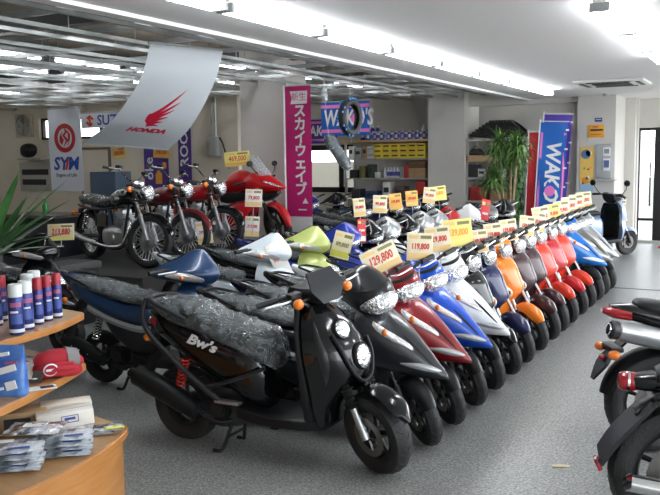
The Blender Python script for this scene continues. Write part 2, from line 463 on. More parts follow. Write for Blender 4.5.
    # --- signals / headlights on the shell
    if st == 'sport':
        for sg in (-1, 1):
            g = G(); g.patch(S.fn, lambda u: (.775-.16*u, sg*(.98-.45*u)), lambda u: (.028, sg*.24), .003, .008)
            sl = obj('turn_signal', g, SIGL, root)
            g = G(); c = S.fn(.715, sg*.86); n_ = V((.62, sg*.7, .35)).normalized(); g.ell(c+n_*.008, (.016, .013, .022)); obj('signal_bulb', g, AMBER, sl)
            g = G(); g.patch(S.fn, lambda u: (.70-.17*u, sg*(.42-.12*u)), lambda u: (.004, .045), .001, .003, 8, 3, .5); obj('cover_crease', g, PLAST, fc)
    if st == 'retro':
        for sg in (-1, 1):
            g = G(); g.patch(S.fn, lambda u: (.60-.11*u, sg*(.95-.25*u)), lambda u: (.018, sg*.16), .004, .012, 8, 4, .5); sl = obj('turn_signal', g, SIGL, root)
            g = G(); c = S.fn(.545, sg*.83); n_ = V((.7, sg*.7, 0)); g.ell(c+n_*.012, (.014, .012, .02)); obj('signal_bulb', g, AMBER, sl)
    if st == 'bws':
        for (z, a, rr_) in ((.815, -.42, .052), (.665, -.05, .066)):
            c = S.fn(z, a); e = 1e-3; n_ = (S.fn(z+e, a)-c).cross(S.fn(z, a+e)-c).normalized(); n_ = n_ if n_.x > 0 else -n_
            n_ = (n_+V((.5, -.1, -.0))).normalized()
            q = n_.to_track_quat('Z', 'Y').to_matrix()
            g = G(); g.lathe([(rr_*1.16, -.035), (rr_*1.2, .004), (rr_*1.08, .014), (rr_, .010)], c, n_, 24); hb = obj('headlight', g, IRON, root)
            g = G(); g.ell(c+n_*.008, (rr_, rr_*1.0, .016), q, 20, 8); obj('headlight_lens', g, CLEARL, hb)
        # loop guard round the headlights
        pts = [S.fn(z, a)+V((.03, 0, 0)) for z, a in ((.80, -.95), (.70, -.80), (.60, -.62), (.535, -.25), (.53, .1), (.56, .45), (.66, .62), (.75, .55))]
        g = G(); g.tube(pts, .012, 8, 4); obj('headlight_guard', g, PLAST, root)
        for sg in (-1, 1):
            g = G(); g.patch(S.fn, lambda u: (.86-.34*u, sg*(1.25-.1*u)), lambda u: (.01, sg*.12), .001, .005, 10, 4); obj('cover_crease', g, GREY, fc)
    # --- handlebar cowl
    if st == 'sport':
        Hd = Shell([(.825, .24, .42, .06, .8), (.855, .22, .475, .115, .7), (.905, .20, .495, .145, .65), (.965, .185, .455, .145, .7), (1.02, .18, .37, .115, .8), (1.075, .19, .265, .05, .8)])
        g = G(T); Hd.add(g); hc = obj('handlebar_cowl', g, body, root)
        g = G(T); g.patch(Hd.fn, lambda u: (.895, -.95+1.9*u), lambda u: (.060, .0), .004, .024, 14, 6, .45); obj('headlight_lens', g, CLEARL, hc)
        g = G(T); g.patch(Hd.fn, lambda u: (.985, -.9+1.8*u), lambda u: (.008, .0), .002, .004, 12, 3, .4); obj('cowl_trim', g, P.get('cowltrim', PLAST), hc)
    elif st == 'jog':
        Hd = Shell([(.85, .30, .45, .07, 1.4), (.88, .20, .495, .16, 1.6), (.915, .125, .51, .245, 1.7), (.95, .115, .505, .25, 1.7), (.985, .15, .49, .205, 1.7), (1.03, .23, .455, .135, 1.6), (1.075, .30, .415, .07, 1.4), (1.10, .335, .39, .03, 1.2)])
        g = G(T); Hd.add(g); hc = obj('handlebar_cowl', g, body, root)
        g = G(T); g.loft([[V((x-.012, -y, z+.004)), V((x-.012, y, z+.004)), V((x+.02, y*.9, z-.03)), V((x+.02, -y*.9, z-.03))] for x, y, z in ((.115, .235, .945), (.15, .195, .985), (.225, .125, 1.03), (.295, .062, 1.075), (.33, .025, 1.10))], k=3); obj('meter_panel', g, PLAST, hc)
        for sg in (-1, 1):
            g = G(T); g.patch(Hd.fn, lambda u: (.925-.03*u, sg*(1.10-.66*u)), lambda u: (.036, 0), .003, .010, 10, 4, .6); sl = obj('turn_signal', g, SIGL, root)
            g = G(T); c = Hd.fn(.912, sg*.84); g.ell(c+V((.010, sg*.010, 0)), (.016, .012, .014)); obj('signal_bulb', g, AMBER, sl)
        if P.get('headlens'):
            g = G(T); g.patch(Hd.fn, lambda u: (.895, -.55+1.1*u), lambda u: (.032, .0), .004, .016, 12, 5, .45); obj('headlight_lens', g, CLEARL, hc)
        else:
            g = G(); g.patch(S.fn, lambda u: (.70, -.55+1.1*u), lambda u: (.045, .0), .004, .014, 12, 5, .45); obj('headlight_lens', g, CLEARL, fc)
    elif st == 'retro':
        Hd = Shell([(.845, .22, .34, .06, .8), (.88, .19, .40, .105, .6), (.93, .18, .42, .13, .55), (.965, .17, .39, .13, .6), (.99, .17, .33, .10, .7)])
        g = G(T); Hd.add(g); hc = obj('handlebar_cowl', g, P.get('cowl', body), root)
        g = G(T); c = V((.425, 0, .915)); q = V((1, 0, -.15)).to_track_quat('Z', 'Y').to_matrix()
        g.lathe([(.060, -.04), (.068, .0), (.062, .012)], c, (1, 0, -.15), 24); hb = obj('headlight', g, CHROME, root)
        g = G(T); g.ell(c+V((.006, 0, 0)), (.060, .060, .022), q, 20, 8); obj('headlight_lens', g, CLEARL, hb)
    else:
        Hd = Shell([(.93, .20, .34, .07, .8), (.97, .18, .39, .10, .7), (1.01, .17, .40, .115, .7), (1.04, .17, .36, .10, .8)])
        g = G(T); Hd.add(g); hc = obj('handlebar_cowl', g, PLAST, root)
        g = G(T)   # upright angular fly screen
        g.loft([[V((.42, -.06, .97)), V((.42, .06, .97)), V((.40, .05, .96)), V((.40, -.05, .96))], [V((.40, -.115, 1.05)), V((.40, .115, 1.05)), V((.375, .105, 1.05)), V((.375, -.105, 1.05))], [V((.335, -.085, 1.135)), V((.335, .085, 1.135)), V((.315, .08, 1.13)), V((.315, -.08, 1.13))]])
        obj('fly_screen', g, DGREY, hc)
        for sg in (-1, 1):
            g = G(T); g.tube([(.33, sg*.08, .99), (.34, sg*.15, .99)], .009, 6); s1 = obj('turn_signal', g, IRON, root)
            g = G(T); g.ell((.345, sg*.175, .99), (.030, .032, .030)); obj('signal_bulb', g, AMBER, s1)
    hz = {'bws': 1.005, 'retro': .955}.get(st, .955)
    hx = .255 if st != 'bws' else .27
    for sg in (-1, 1):
        g = G(T); g.tube([(hx+.01, 0, hz-.01), (hx, sg*.12, hz), (hx-.03, sg*.22, hz+.012), (hx-.075, sg*.345, hz)], .011, 8, 4)
        hb = obj('handlebar', g, IRON, root)
        g = G(T); g.tube([(hx-.032, sg*.235, hz+.012), (hx-.078, sg*.352, hz)], .0175, 10); obj('grip', g, CABLE, hb)
        g = G(T); g.tube([(hx+.02, sg*.17, hz+.006), (hx+.045, sg*.22, hz+.006), (hx-.01, sg*.335, hz-.004)], .006, 6, 3); obj('brake_lever', g, P.get('lever', ALU), hb)
        if st in ('bws', 'retro'):
            g = G(T); g.box((hx+.022, sg*.16, hz+.016), (.06, .075, .045), None, .010); obj('switch_box', g, IRON, hb)
        if sg in P.get('mirrors', ()):
            g = G(T); g.tube([(hx, sg*.19, hz+.01), (hx-.01, sg*.25, hz+.09), (hx-.02, sg*.27, hz+.17)], .005, 6, 3); ms = obj('mirror', g, IRON, hb)
            # stays one level below the bar: stalk and head are one piece
            g = G(T); g.ell((hx-.02, sg*.28, hz+.20), (.016, .055, .038)); o_ = obj('mirror_head', g, IRON, root)
    # --- floor, body, seat
    g = G(); g.loft([sx(.38, .12, .235, .30, 5), sx(.25, .165, .225, .30, 5), sx(0, .17, .22, .295, 5), sx(-.18, .15, .23, .31, 5)], k=3)
    obj('floorboard', g, P.get('floor', PLAST), root)
    if st == 'bws':
        rings = [sx(-.02, .09, .29, .56, 3), sx(-.10, .13, .30, .68, 3), sx(-.30, .145, .40, .74, 3), sx(-.55, .145, .53, .77, 3), sx(-.78, .10, .64, .81, 3), sx(-.90, .04, .73, .81, 3)]
        seat = [sx(.02, .09, .54, .64), sx(-.05, .135, .565, .755), sx(-.20, .155, .63, .79), sx(-.38, .155, .68, .82), sx(-.50, .145, .71, .88), sx(-.68, .13, .745, .895), sx(-.82, .07, .79, .875)]
    elif st == 'retro':
        rings = [sx(-.03, .10, .29, .60, 3), sx(-.12, .15, .30, .66, 3), sx(-.35, .175, .36, .68, 3), sx(-.60, .165, .44, .70, 3), sx(-.80, .12, .50, .70, 3), sx(-.90, .05, .56, .68, 3)]
        seat = [sx(-.05, .06, .655, .70), sx(-.12, .12, .66, .74), sx(-.35, .135, .67, .755), sx(-.55, .135, .685, .775), sx(-.78, .11, .69, .765), sx(-.86, .05, .70, .74)]
    else:
        rings = [sx(-.02, .085, .53, .64, 3), sx(-.12, .13, .50, .68, 3), sx(-.32, .155, .53, .70, 3), sx(-.56, .155, .60, .755, 3), sx(-.80, .11, .70, .825, 3), sx(-1.02, .03, .83, .875, 3)]
        seat = [sx(-.04, .06, .65, .70), sx(-.10, .125, .66, .745), sx(-.28, .14, .68, .755), sx(-.44, .14, .70, .79), sx(-.62, .125, .73, .815), sx(-.82, .09, .765, .825), sx(-.88, .04, .785, .815)]
    g = G(); g.loft(rings, k=4); rb = obj('rear_body', g, body, root)
    g = G(); g.loft(seat, k=4); so = obj('seat', g, SEATM, root)
    if P.get('wrap', True): seat_wrap(seat, so, V((-.42, 0, .72)))
    # lower dark skirt and side line
    if st in ('sport', 'jog'):
        g = G(); g.loft([sx(-.02, .10, .27, .56, 3), sx(-.12, .135, .27, .55, 3), sx(-.28, .15, .33, .57, 3), sx(-.42, .14, .43, .60, 3), sx(-.50, .10, .52, .62, 3)], k=3); obj('side_skirt', g, b2, root)
        for sg in (-1, 1):
            g = G(); g.loft([[V((x, sg*y, z)), V((x, sg*(y+.014), z-.022)), V((x, sg*y, z-.052)), V((x, sg*(y-.03), z-.025))] for x, y, z in ((-.04, .105, .52), (-.15, .138, .525), (-.32, .156, .56), (-.48, .157, .605), (-.62, .142, .65))], k=4); obj('side_stripe', g, P.get('stripe', SILV), rb)
    # engine, swing arm, muffler, shock
    g = G(); g.loft([sx(-.22, .09, .16, .33, 4, 16, .0), sx(-.36, .10, .13, .34, 4, 16, .01), sx(-.52, .085, .14, .33, 4, 16, .04), sx(bx, .05, .15, .29, 4, 16, .09), sx(bx-.08, .035, .17, .26, 4, 16, .095)], k=3)
    en = obj('engine', g, DMET, root)
    g = G()
    for i in range(4): g.lathe([(.02, 0), (.075-.012*i, 0), (.075-.012*i, .012), (.02, .012)], (-.33, -.095-.014*i, .27), (0, -1, 0), 20)
    obj('fan_cover', g, IRON, en)
    if st == 'bws':
        mp = [(bx-.30, -.175, .435), (bx-.22, -.175, .415), (bx-.03, -.165, .345), (bx+.14, -.15, .265), (bx+.22, -.14, .23)]; mr = [.03, .064, .07, .068, .06, .028]
    else:
        mp = [(bx-.26, -.165, .36), (bx-.20, -.165, .345), (bx-.05, -.155, .295), (bx+.10, -.14, .24), (bx+.19, -.13, .215)]; mr = [.03, .055, .062, .06, .052, .026]
    mu = muffler(root, mp, mr)
    g = G(); g.tube([mp[-1], (bx+.32, -.12, .19), (bx+.42, -.06, .20)], .016, 8, 4); obj('exhaust_pipe', g, IRON, mu)
    g = G()
    for f_ in (.28, .52, .78):
        c = V(mp[1]).lerp(V(mp[3]), f_); g.ell(c+V((0, -.064, .012)), (.006, .004, .006), None, 8, 5)
    obj('muffler_bolt', g, ALU, mu)
    shock(root, (bx+.03, -.115, .35), (bx+.10, -.115, .60), P.get('spring', CHROME))
    # rear fender, tail lamp, rear signals, rail
    g = G(); g.loft([sx(-.80, .07, .58, .66, 4, 12), sx(-.88, .06, .50, .56, 4, 12), sx(-.97, .05, .36, .40, 4, 12), sx(-1.0, .045, .31, .34, 4, 12)], k=2); obj('rear_fender', g, PLAST, root)
    tz = {'bws': .75, 'retro': .62}.get(st, .755); tx = {'bws': -.875, 'retro': -.88}.get(st, -.90)
    g = G(); g.loft([sx(tx+.07, .095, tz-.035, tz+.03, 3, 14), sx(tx, .08, tz-.03, tz+.025, 3, 14), sx(tx-.045, .03, tz-.015, tz+.012, 3, 14)], k=3); obj('tail_light', g, REDL, root)
    for sg in (-1, 1):
        g = G(); g.tube([(tx+.06, sg*.08, tz-.08), (tx+.05, sg*.135, tz-.085)], .008, 6); s1 = obj('rear_signal', g, IRON, root)
        g = G(); g.ell((tx+.05, sg*.155, tz-.085), (.028, .022, .024)); obj('signal_bulb', g, AMBER, s1)
    if st == 'bws':
        g = G(); g.tube([(-.52, -.165, .80), (-.66, -.16, .845), (-.80, -.13, .885), (-.875, -.05, .895), (-.875, .05, .895), (-.80, .13, .885), (-.66, .16, .845), (-.52, .165, .80)], .0155, 10, 5); obj('grab_rail', g, DGREY, root)
        for sg in (-1, 1):
            g = G(); g.tube([(-.875, sg*.09, .895), (-.885, sg*.125, .80), (-.80, sg*.165, .69), (-.55, sg*.19, .52), (-.36, sg*.195, .40), (-.24, sg*.19, .33)], .017, 10, 5); obj('frame_pipe', g, DGREY, root)
            g = G(); g.tube([(-.36, sg*.185, .415), (-.2, sg*.18, .47), (.02, sg*.14, .56)], .012, 8, 4); obj('side_rail', g, GREY, root)
            g = G(); g.box((-.21, sg*.185, .345), (.17, .05, .018), None, .006); obj('footrest', g, ALU, root)
        text('model_lettering', "Bw's", .085, WHITE, rb, frame((-.42, -.152, .665), (.97, .0, -.22), (.22, .0, .97)), .002, 'CENTER', .35, .003, 1.35)
        text('model_lettering', "Bw's", .085, WHITE, rb, frame((-.42, .152, .665), (-.97, 0, .22), (.22, 0, .97)), .002, 'CENTER', -.1, .003, 1.35)
    else:
        g = G(); g.tube([(-.60, -.12, .77), (-.78, -.115, .83), (-.93, -.06, .86), (-.93, .06, .86), (-.78, .115, .83), (-.60, .12, .77)], .010, 8, 4); obj('grab_rail', g, P.get('rail', PLAST), root)
    # stand
    g = G()
    for sg in (-1, 1):
        g.tube([(-.27, sg*.07, .17), (-.31, sg*.11, .03), (-.33, sg*.125, .012), (-.37, sg*.125, .012)], .011, 8, 3)
    g.tube([(-.295, -.085, .09), (-.295, .085, .09)], .009, 6)
    obj('centre_stand', g, IRON, root)
    return root
# ------------------------------------------------------------------ motorcycles
def make_moto(P, label, group=None):
    root = thing('motorcycle', (0, 0, 0), 0, label, 'motorcycle', group)
    st = P['style']; wb, rw, tw = 1.40, P.get('r', .315), P.get('tw', .09); fx, bx = .70, -.70
    rake = 26; T = steer_T(fx, rw, rake, P.get('steer', -18)); axd = V((-math.sin(R(rake)), 0, math.cos(R(rake))))
    def sp(z, fwd=0., y=0.): return V((fx, 0, rw)) + axd*((z-rw)/axd.z) + V((fwd, y, 0))
    cast = st != 'classic' or P.get('cast')
    wheel(root, 'front_wheel', fx, rw, tw, T, 'cast' if cast else 'wire', P.get('rim', IRON), True, rw*.74 if not cast else rw*.68)
    wheel(root, 'rear_wheel', bx, rw, P.get('rtw', .12), None, 'cast' if cast else 'wire', P.get('rim', IRON), cast, rw*.72 if not cast else rw*.66)
    for sg in (-1, 1):
        g = G(T); y = sg*.088
        g.tube([V((fx+.03, y, rw)), sp(.62, .035, y)], [.030, .026], 12); fo = obj('fork_leg', g, ALU if st != 'sport' else IRON, root)
        g = G(T); g.tube([sp(.60, .035, y), sp(.96, .035, y)], .019, 10); obj('fork_tube', g, CHROME, fo)
        g = G(T); g.tube([sp(.80, .035, y), sp(.90, .035, y)], .027, 10); obj('fork_clamp', g, IRON, fo)
    for z in (.78, .95):
        g = G(T); g.box(sp(z, .02), (.09, .24, .03), None, .008); obj('triple_clamp', g, IRON, root)
    fender(root, fx, rw, rw+.03, 5 if st == 'sport' else 15, 150, .065 if st == 'sport' else .055, T, P.get('fender', CHROME), .4, .045)
    fender(root, bx, rw, rw+.035, 20, 170, .08, None, P.get('rfender', CHROME), .3, .04, 'rear_fender')
    # frame, engine
    g = G()
    for sg in (-1, 1):
        g.tube([(.36, sg*.03, .84), (.30, sg*.09, .45), (.22, sg*.10, .22), (-.2, sg*.10, .21), (-.32, sg*.11, .40), (-.40, sg*.11, .64)], .017, 8, 4)
        g.tube([(.36, sg*.03, .84), (0, sg*.06, .70), (-.40, sg*.11, .66), (-.85, sg*.10, .70)], .015, 8, 4)
    obj('frame', g, IRON, root)
    g = G(); g.tube([(-.26, -.10, .33), (bx, -.105, rw)], [.026, .02], 8); g.tube([(-.26, .10, .33), (bx, .105, rw)], [.026, .02], 8); obj('swing_arm', g, IRON, root)
    if st != 'sport':
        em = P.get('engine', ALU)
        g = G(); g.loft([sx(.26, .06, .26, .40, 3), sx(.20, .12, .20, .46, 3), sx(0, .15, .19, .48, 3), sx(-.2, .13, .22, .45, 3), sx(-.27, .07, .27, .40, 3)], k=3)
        en = obj('engine_case', g, em, root)
        g = G(); q = M.Rotation(R(8), 3, 'Y')
        for i in range(9): g.box(q @ V((.10, 0, .0))+V((.02+.003*i, 0, .46+.023*i)), (.19, .20 if i < 6 else .17, .010), q, .003)
        g.box((.135, 0, .56), (.12, .13, .24), q, .01); obj('cylinder', g, em, en)
        for sg in (-1, 1):
            g = G(); g.lathe([(.03, .02), (.085, .012), (.095, 0), (.095, -.03)], (.02, sg*.155, .33), (0, sg, 0), 22); obj('engine_cover', g, em, en)
        g = G(); g.tube([(.22, -.03, .58), (.33, -.05, .55), (.36, -.10, .40), (.28, -.14, .25), (0, -.155, .22), (-.3, -.16, .24)], .021, 10, 5); ex = obj('exhaust_pipe', g, CHROME, root)
        g = G(); g.tube(smooth_path([(-.26, -.16, .24), (-.36, -.165, .25), (-.9, -.18, .33), (-.94, -.18, .335)], 4), [.022, .042, .045, .04, .028], 14); obj('muffler', g, CHROME, ex)
        for sg in (-1, 1): shock(root, (bx+.02, sg*.14, .36), (bx+.16, sg*.13, .66))
        g = G(); tk = [sx(.42, .05, .76, .86), sx(.36, .105, .73, .90), sx(.22, .135, .70, .92), sx(.05, .125, .69, .90), sx(-.10, .08, .69, .83), sx(-.14, .04, .70, .79)]
        g.loft(tk, k=4); t = obj('fuel_tank', g, P['tank'], root)
        g = G(); g.lathe([(.035, 0), (.04, .012), (.03, .02)], (.20, 0, .917), (0, 0, 1), 16); obj('filler_cap', g, CHROME, t)
        for sg in (-1, 1):
            g = G(); g.ell((.21, sg*.134, .81), (.06, .006, .022)); obj('tank_badge', g, CHROME, t)
            g = G(); g.prism([(-.30, .45), (-.08, .46), (-.06, .60), (-.28, .62)], (0, sg*.125, 0), (1, 0, 0), (0, 0, 1), .03); obj('side_cover', g, P.get('side', P['tank']), root)
        seat = [sx(-.06, .07, .70, .77), sx(-.14, .11, .69, .80), sx(-.35, .125, .69, .79), sx(-.50, .13, .70, .815), sx(-.75, .12, .72, .83), sx(-.84, .07, .74, .80)]
        g = G(); g.loft(seat, k=4); so = obj('seat', g, SEATM, root)
        if P.get('wrap', True):
            seat_wrap(seat, so, V((-.45, 0, .74)))
        g = G(T); c = sp(.88, .20); g.lathe([(.03, -.10), (.075, -.07), (.092, -.01), (.096, .0), (.09, .01)], c, (1, 0, -.05), 26); hl = obj('headlight', g, P.get('hl', CHROME), root)
        g = G(T); q = V((1, 0, -.05)).to_track_quat('Z', 'Y').to_matrix(); g.ell(c+V((.008, 0, 0)), (.087, .087, .024), q, 24, 8); obj('headlight_lens', g, CLEARL, hl)
        for sg in (-1, 1):
            g = G(T); c = sp(1.0, .07, sg*.055); g.lathe([(.03, -.05), (.045, -.03), (.047, .01), (.04, .015)], c, (-.5, 0, 1), 18); obj('gauge', g, CHROME, root)
            g = G(T); c = sp(.90, .06); g.tube([c+V((0, sg*.09, 0)), c+V((0, sg*.16, 0))], .007, 6); s1 = obj('turn_signal', g, CHROME, root)
            g = G(T); g.lathe([(.02, -.03), (.036, -.01), (.036, .015), (.02, .025)], c+V((.0, sg*.185, 0)), (1, 0, 0), 14); obj('signal_bulb', g, AMBER, s1)
            g = G(); g.tube([(-.88, sg*.06, .60), (-.88, sg*.13, .60)], .007, 6); s1 = obj('rear_signal', g, CHROME, root)
            g = G(); g.lathe([(.02, -.025), (.032, -.01), (.032, .015), (.02, .022)], (-.88, sg*.15, .60), (-1, 0, 0), 14); obj('signal_bulb', g, AMBER, s1)
            g = G(T); c = sp(1.02, .0); g.tube([c, c+V((0, sg*.10, .02)), c+V((-.03, sg*.24, .10)), c+V((-.12, sg*.385, .10))], .011, 8, 4); hb = obj('handlebar', g, CHROME, root)
            g = G(T); g.tube([c+V((-.065, sg*.29, .102)), c+V((-.125, sg*.395, .10))], .017, 10); obj('grip', g, CABLE, hb)
            g = G(T); g.tube([c+V((0, sg*.22, .105)), c+V((.03, sg*.27, .10)), c+V((-.04, sg*.39, .095))], .006, 6, 3); obj('brake_lever', g, ALU, hb)
            g = G(T); g.box(c+V((-.02, sg*.245, .125)), (.07, .06, .045), None, .01); obj('switch_box', g, IRON, hb)
        tailc = (-.96, 0, .62)
        g = G(); g.box((-.92, 0, .62), (.06, .10, .07), None, .012); tl = obj('tail_light', g, IRON, root)
        g = G(); g.ell((-.955, 0, .625), (.04, .062, .048)); obj('tail_lens', g, REDL, tl)
    else:
        sm = P['tank']
        # upper fairing, side cowl, tank, tail
        up = [sx(.84, .02, .80, .825, 2.0), sx(.76, .075, .775, .875, 2.0), sx(.62, .135, .745, .965, 2.0), (sx(.46, .165, .73, 1.03, 2.0)), sx(.34, .17, .74, 1.02, 2.2), sx(.28, .16, .77, .98, 2.2)]
        g = G(); g.loft(up, k=4); uf = obj('upper_fairing', g, sm, root)
        def usurf(x, a):
            rows = [(.84, .02, .80, .825), (.76, .075, .775, .875), (.62, .135, .745, .965), (.46, .165, .73, 1.03), (.34, .17, .74, 1.02)]
            rows = sorted(interp_rows([list(q) for q in rows], 4), key=lambda r: r[0])
            for p, q in zip(rows, rows[1:]):
                if x <= q[0]:
                    t = (x-p[0])/(q[0]-p[0]); r_ = [m+(n_-m)*t for m, n_ in zip(p, q)]; break
            else: r_ = rows[-1]
            c, s_ = math.cos(a), math.sin(a); zc = (r_[2]+r_[3])/2; h = (r_[3]-r_[2])/2
            return V((x, r_[1]*math.copysign(abs(c), c), zc+h*math.copysign(abs(s_), s_)))
        for a0, a1 in ((.05, .42), (PI-.05, PI-.42)):
            g = G()
            top = [[usurf(.80-.22*u, a0+(a1-a0)*(v*(1-.45*u)+.35*u))+V((.012, .006*(1 if a0 < 1 else -1), .004)) for v in [j/5 for j in range(6)]] for u in [i/8 for i in range(9)]]
            bot = [[p-V((.02, .012*(1 if a0 < 1 else -1), 0)) for p in r_] for r_ in top]
            g.loft([t+b[::-1] for t, b in zip(top, bot)]); obj('headlight_lens', g, CLEARL, uf)
        g = G()  # bubble screen
        fr, bk = [], []
        for i in range(9):
            u = i/8; w = .135-.085*u**1.5; x = .62-.24*u; z = .985+.27*u
            fr.append([V((x-.09*(abs(v)**2), w*v, z-.01*abs(v))) for v in [-1+j/5 for j in range(11)]])
        g.loft([r_ + [p-V((.004, 0, .003)) for p in r_[::-1]] for r_ in fr]); obj('windscreen', g, CLSCREEN, uf)
        g = G(); g.loft([sx(.74, .05, .73, .775, 3), sx(.62, .10, .66, .75, 3), sx(.40, .13, .60, .74, 3)], k=3); obj('lower_nose', g, PLAST, root)
        g = G(); g.loft([sx(.36, .08, .56, .70, 2.4), sx(.28, .15, .40, .70, 2.4), sx(.10, .175, .26, .66, 2.4), sx(-.12, .165, .23, .56, 2.4), sx(-.26, .12, .26, .44, 2.4), sx(-.38, .05, .28, .36, 2.4)], k=4); sc = obj('side_cowl', g, sm, root)
        for sg in (-1, 1):
            g = G(); g.loft([[V((x, sg*y, z)), V((x, sg*(y+.008), z-w/2)), V((x, sg*(y+.002), z-w)), V((x, sg*(y-.03), z-w/2))] for x, y, z, w in ((.24, .165, .48, .05), (.12, .180, .53, .10), (-.02, .180, .56, .12), (-.12, .165, .55, .06))], k=4); obj('silver_flash', g, SILV, sc)
            g = G(); g.loft([[V((x, sg*y, z)), V((x, sg*(y+.012), z-w/2)), V((x, sg*y, z-w)), V((x, sg*(y-.04), z-w/2))] for x, y, z, w in ((.36, .150, .73, .06), (.20, .165, .745, .11), (.0, .165, .74, .14), (-.18, .13, .74, .12))], k=4); obj('knee_panel', g, PLAST, root)
            g = G(); g.tube([(.52, sg*.16, .99), (.50, sg*.24, 1.06), (.48, sg*.27, 1.10)], .007, 6, 3); mi = obj('mirror', g, IRON, root)
            g = G(); g.ell((.47, sg*.285, 1.135), (.022, .065, .04)); obj('mirror_head', g, IRON, mi)
            g = G(T); c = sp(.90, -.02, sg*.09); g.tube([c, c+V((-.03, sg*.12, .02)), c+V((-.10, sg*.24, .0))], .012, 8, 3); hb = obj('handlebar', g, IRON, root)
            g = G(T); g.tube([c+V((-.05, sg*.15, .018)), c+V((-.105, sg*.25, .0))], .018, 8); obj('grip', g, CABLE, hb)
            g = G(); g.tube([(.56, sg*.17, .80), (.55, sg*.22, .80)], .008, 6); s1 = obj('turn_signal', g, IRON, root)
            g = G(); g.ell((.55, sg*.24, .80), (.035, .02, .02)); obj('signal_bulb', g, AMBER, s1)
        g = G(); g.loft([sx(.30, .08, .80, .94, 2.2), sx(.22, .14, .77, 1.03, 2.2), sx(.08, .155, .74, 1.05, 2.2), sx(-.08, .12, .73, .97, 2.2), sx(-.18, .07, .73, .84, 2.2)], k=4); obj('fuel_tank', g, sm, root)
        g = G(); g.loft([sx(-.12, .08, .74, .80), sx(-.2, .12, .73, .81), sx(-.42, .13, .74, .82), sx(-.52, .12, .76, .86), sx(-.78, .10, .82, .91), sx(-.84, .05, .84, .89)], k=4); obj('seat', g, SEATM, root)
        g = G(); g.loft([sx(-.15, .10, .60, .74, 3), sx(-.35, .13, .64, .77, 3), sx(-.60, .12, .70, .83, 3), sx(-.85, .085, .78, .88, 3), sx(-.98, .03, .83, .88, 3)], k=4); obj('tail_cowl', g, P.get('tail', sm), root)
        g = G(); g.loft([sx(-.88, .082, .785, .86, 3, 14), sx(-.97, .055, .80, .865, 3, 14), sx(-1.03, .02, .83, .86, 3, 14)], k=3); obj('tail_light', g, REDL, root)
        if P.get('highpipe'):
            g = G(); g.tube(smooth_path([(-.99, -.145, .755), (-.96, -.145, .75), (-.74, -.145, .70), (-.40, -.14, .60), (-.34, -.14, .58)], 5), [.048, .057, .060, .057, .045, .03], 22); mu = obj('muffler', g, P.get('pipe', ALU), root)
            g = G(); g.torus_lathe([(.052, -.015), (.055, .02), (.044, .03), (.034, .0), (.034, -.05), (.045, -.05)], (-1.0, -.145, .757), (-.98, 0, .2), 24); obj('end_cap', g, P.get('cap', DMET), mu)
            g = G(); g.lathe([(.033, -.06), (.036, .03), (.030, .03), (.028, -.06)], (-1.01, -.145, .758), (-.98, 0, .2), 18); obj('tail_pipe', g, CHROME, mu)
            g = G()
            for i in range(3): g.tube([(-.62+.035*i, -.197, .705-.01*i), (-.57+.035*i, -.202, .65-.01*i)], .006, 5)
            obj('muffler_slots', g, WHITE, mu)
            g = G(); g.tube([(-.36, -.14, .585), (-.25, -.13, .40), (.0, -.12, .24), (.25, -.05, .25)], .024, 10, 5); obj('exhaust_pipe', g, DMET, mu)
        else:
            g = G(); g.tube(smooth_path([(-.78, -.17, .46), (-.72, -.17, .44), (-.30, -.165, .32), (-.2, -.15, .27)], 5), [.035, .055, .055, .03], 16); mu = obj('muffler', g, P.get('pipe', ALU), root)
            g = G(); g.tube([(-.2, -.15, .27), (0, -.10, .21), (.28, -.05, .25)], .02, 8, 4); obj('exhaust_pipe', g, IRON, mu)
        # tail tidy with plate and signals
        g = G(); g.loft([[V((-.82, -.06, .74)), V((-.82, .06, .74)), V((-.86, .06, .70)), V((-.86, -.06, .70))], [V((-.98, -.055, .60)), V((-.98, .055, .60)), V((-.97, .055, .58)), V((-.97, -.055, .58))], [V((-1.03, -.075, .53)), V((-1.03, .075, .53)), V((-1.015, .075, .525)), V((-1.015, -.075, .525))], [V((-1.08, -.02, .44)), V((-1.08, .02, .44)), V((-1.07, .02, .435)), V((-1.07, -.02, .435))]], k=3); tp = obj('plate_holder', g, PLAST, root)
        g = G(); g.ell((-1.02, 0, .565), (.02, .035, .02)); obj('plate_reflector', g, REDL, tp)
        g = G(); g.box((-.96, 0, .625), (.07, .19, .028), None, .008); obj('signal_bracket', g, IRON, tp)
        for sg in (-1, 1):
            g = G(); g.tube([(-.985, sg*.06, .605), (-.985, sg*.085, .605)], .010, 6); s1 = obj('rear_signal', g, IRON, root)
            g = G(); g.ell((-.99, sg*.115, .605), (.036, .034, .028)); obj('signal_bulb', g, AMBER, s1)
    g = G(); g.tube([(-.10, .12, .22), (-.16, .24, .03), (-.18, .26, .008)], .010, 6, 3); obj('side_stand', g, IRON, root)
    return root
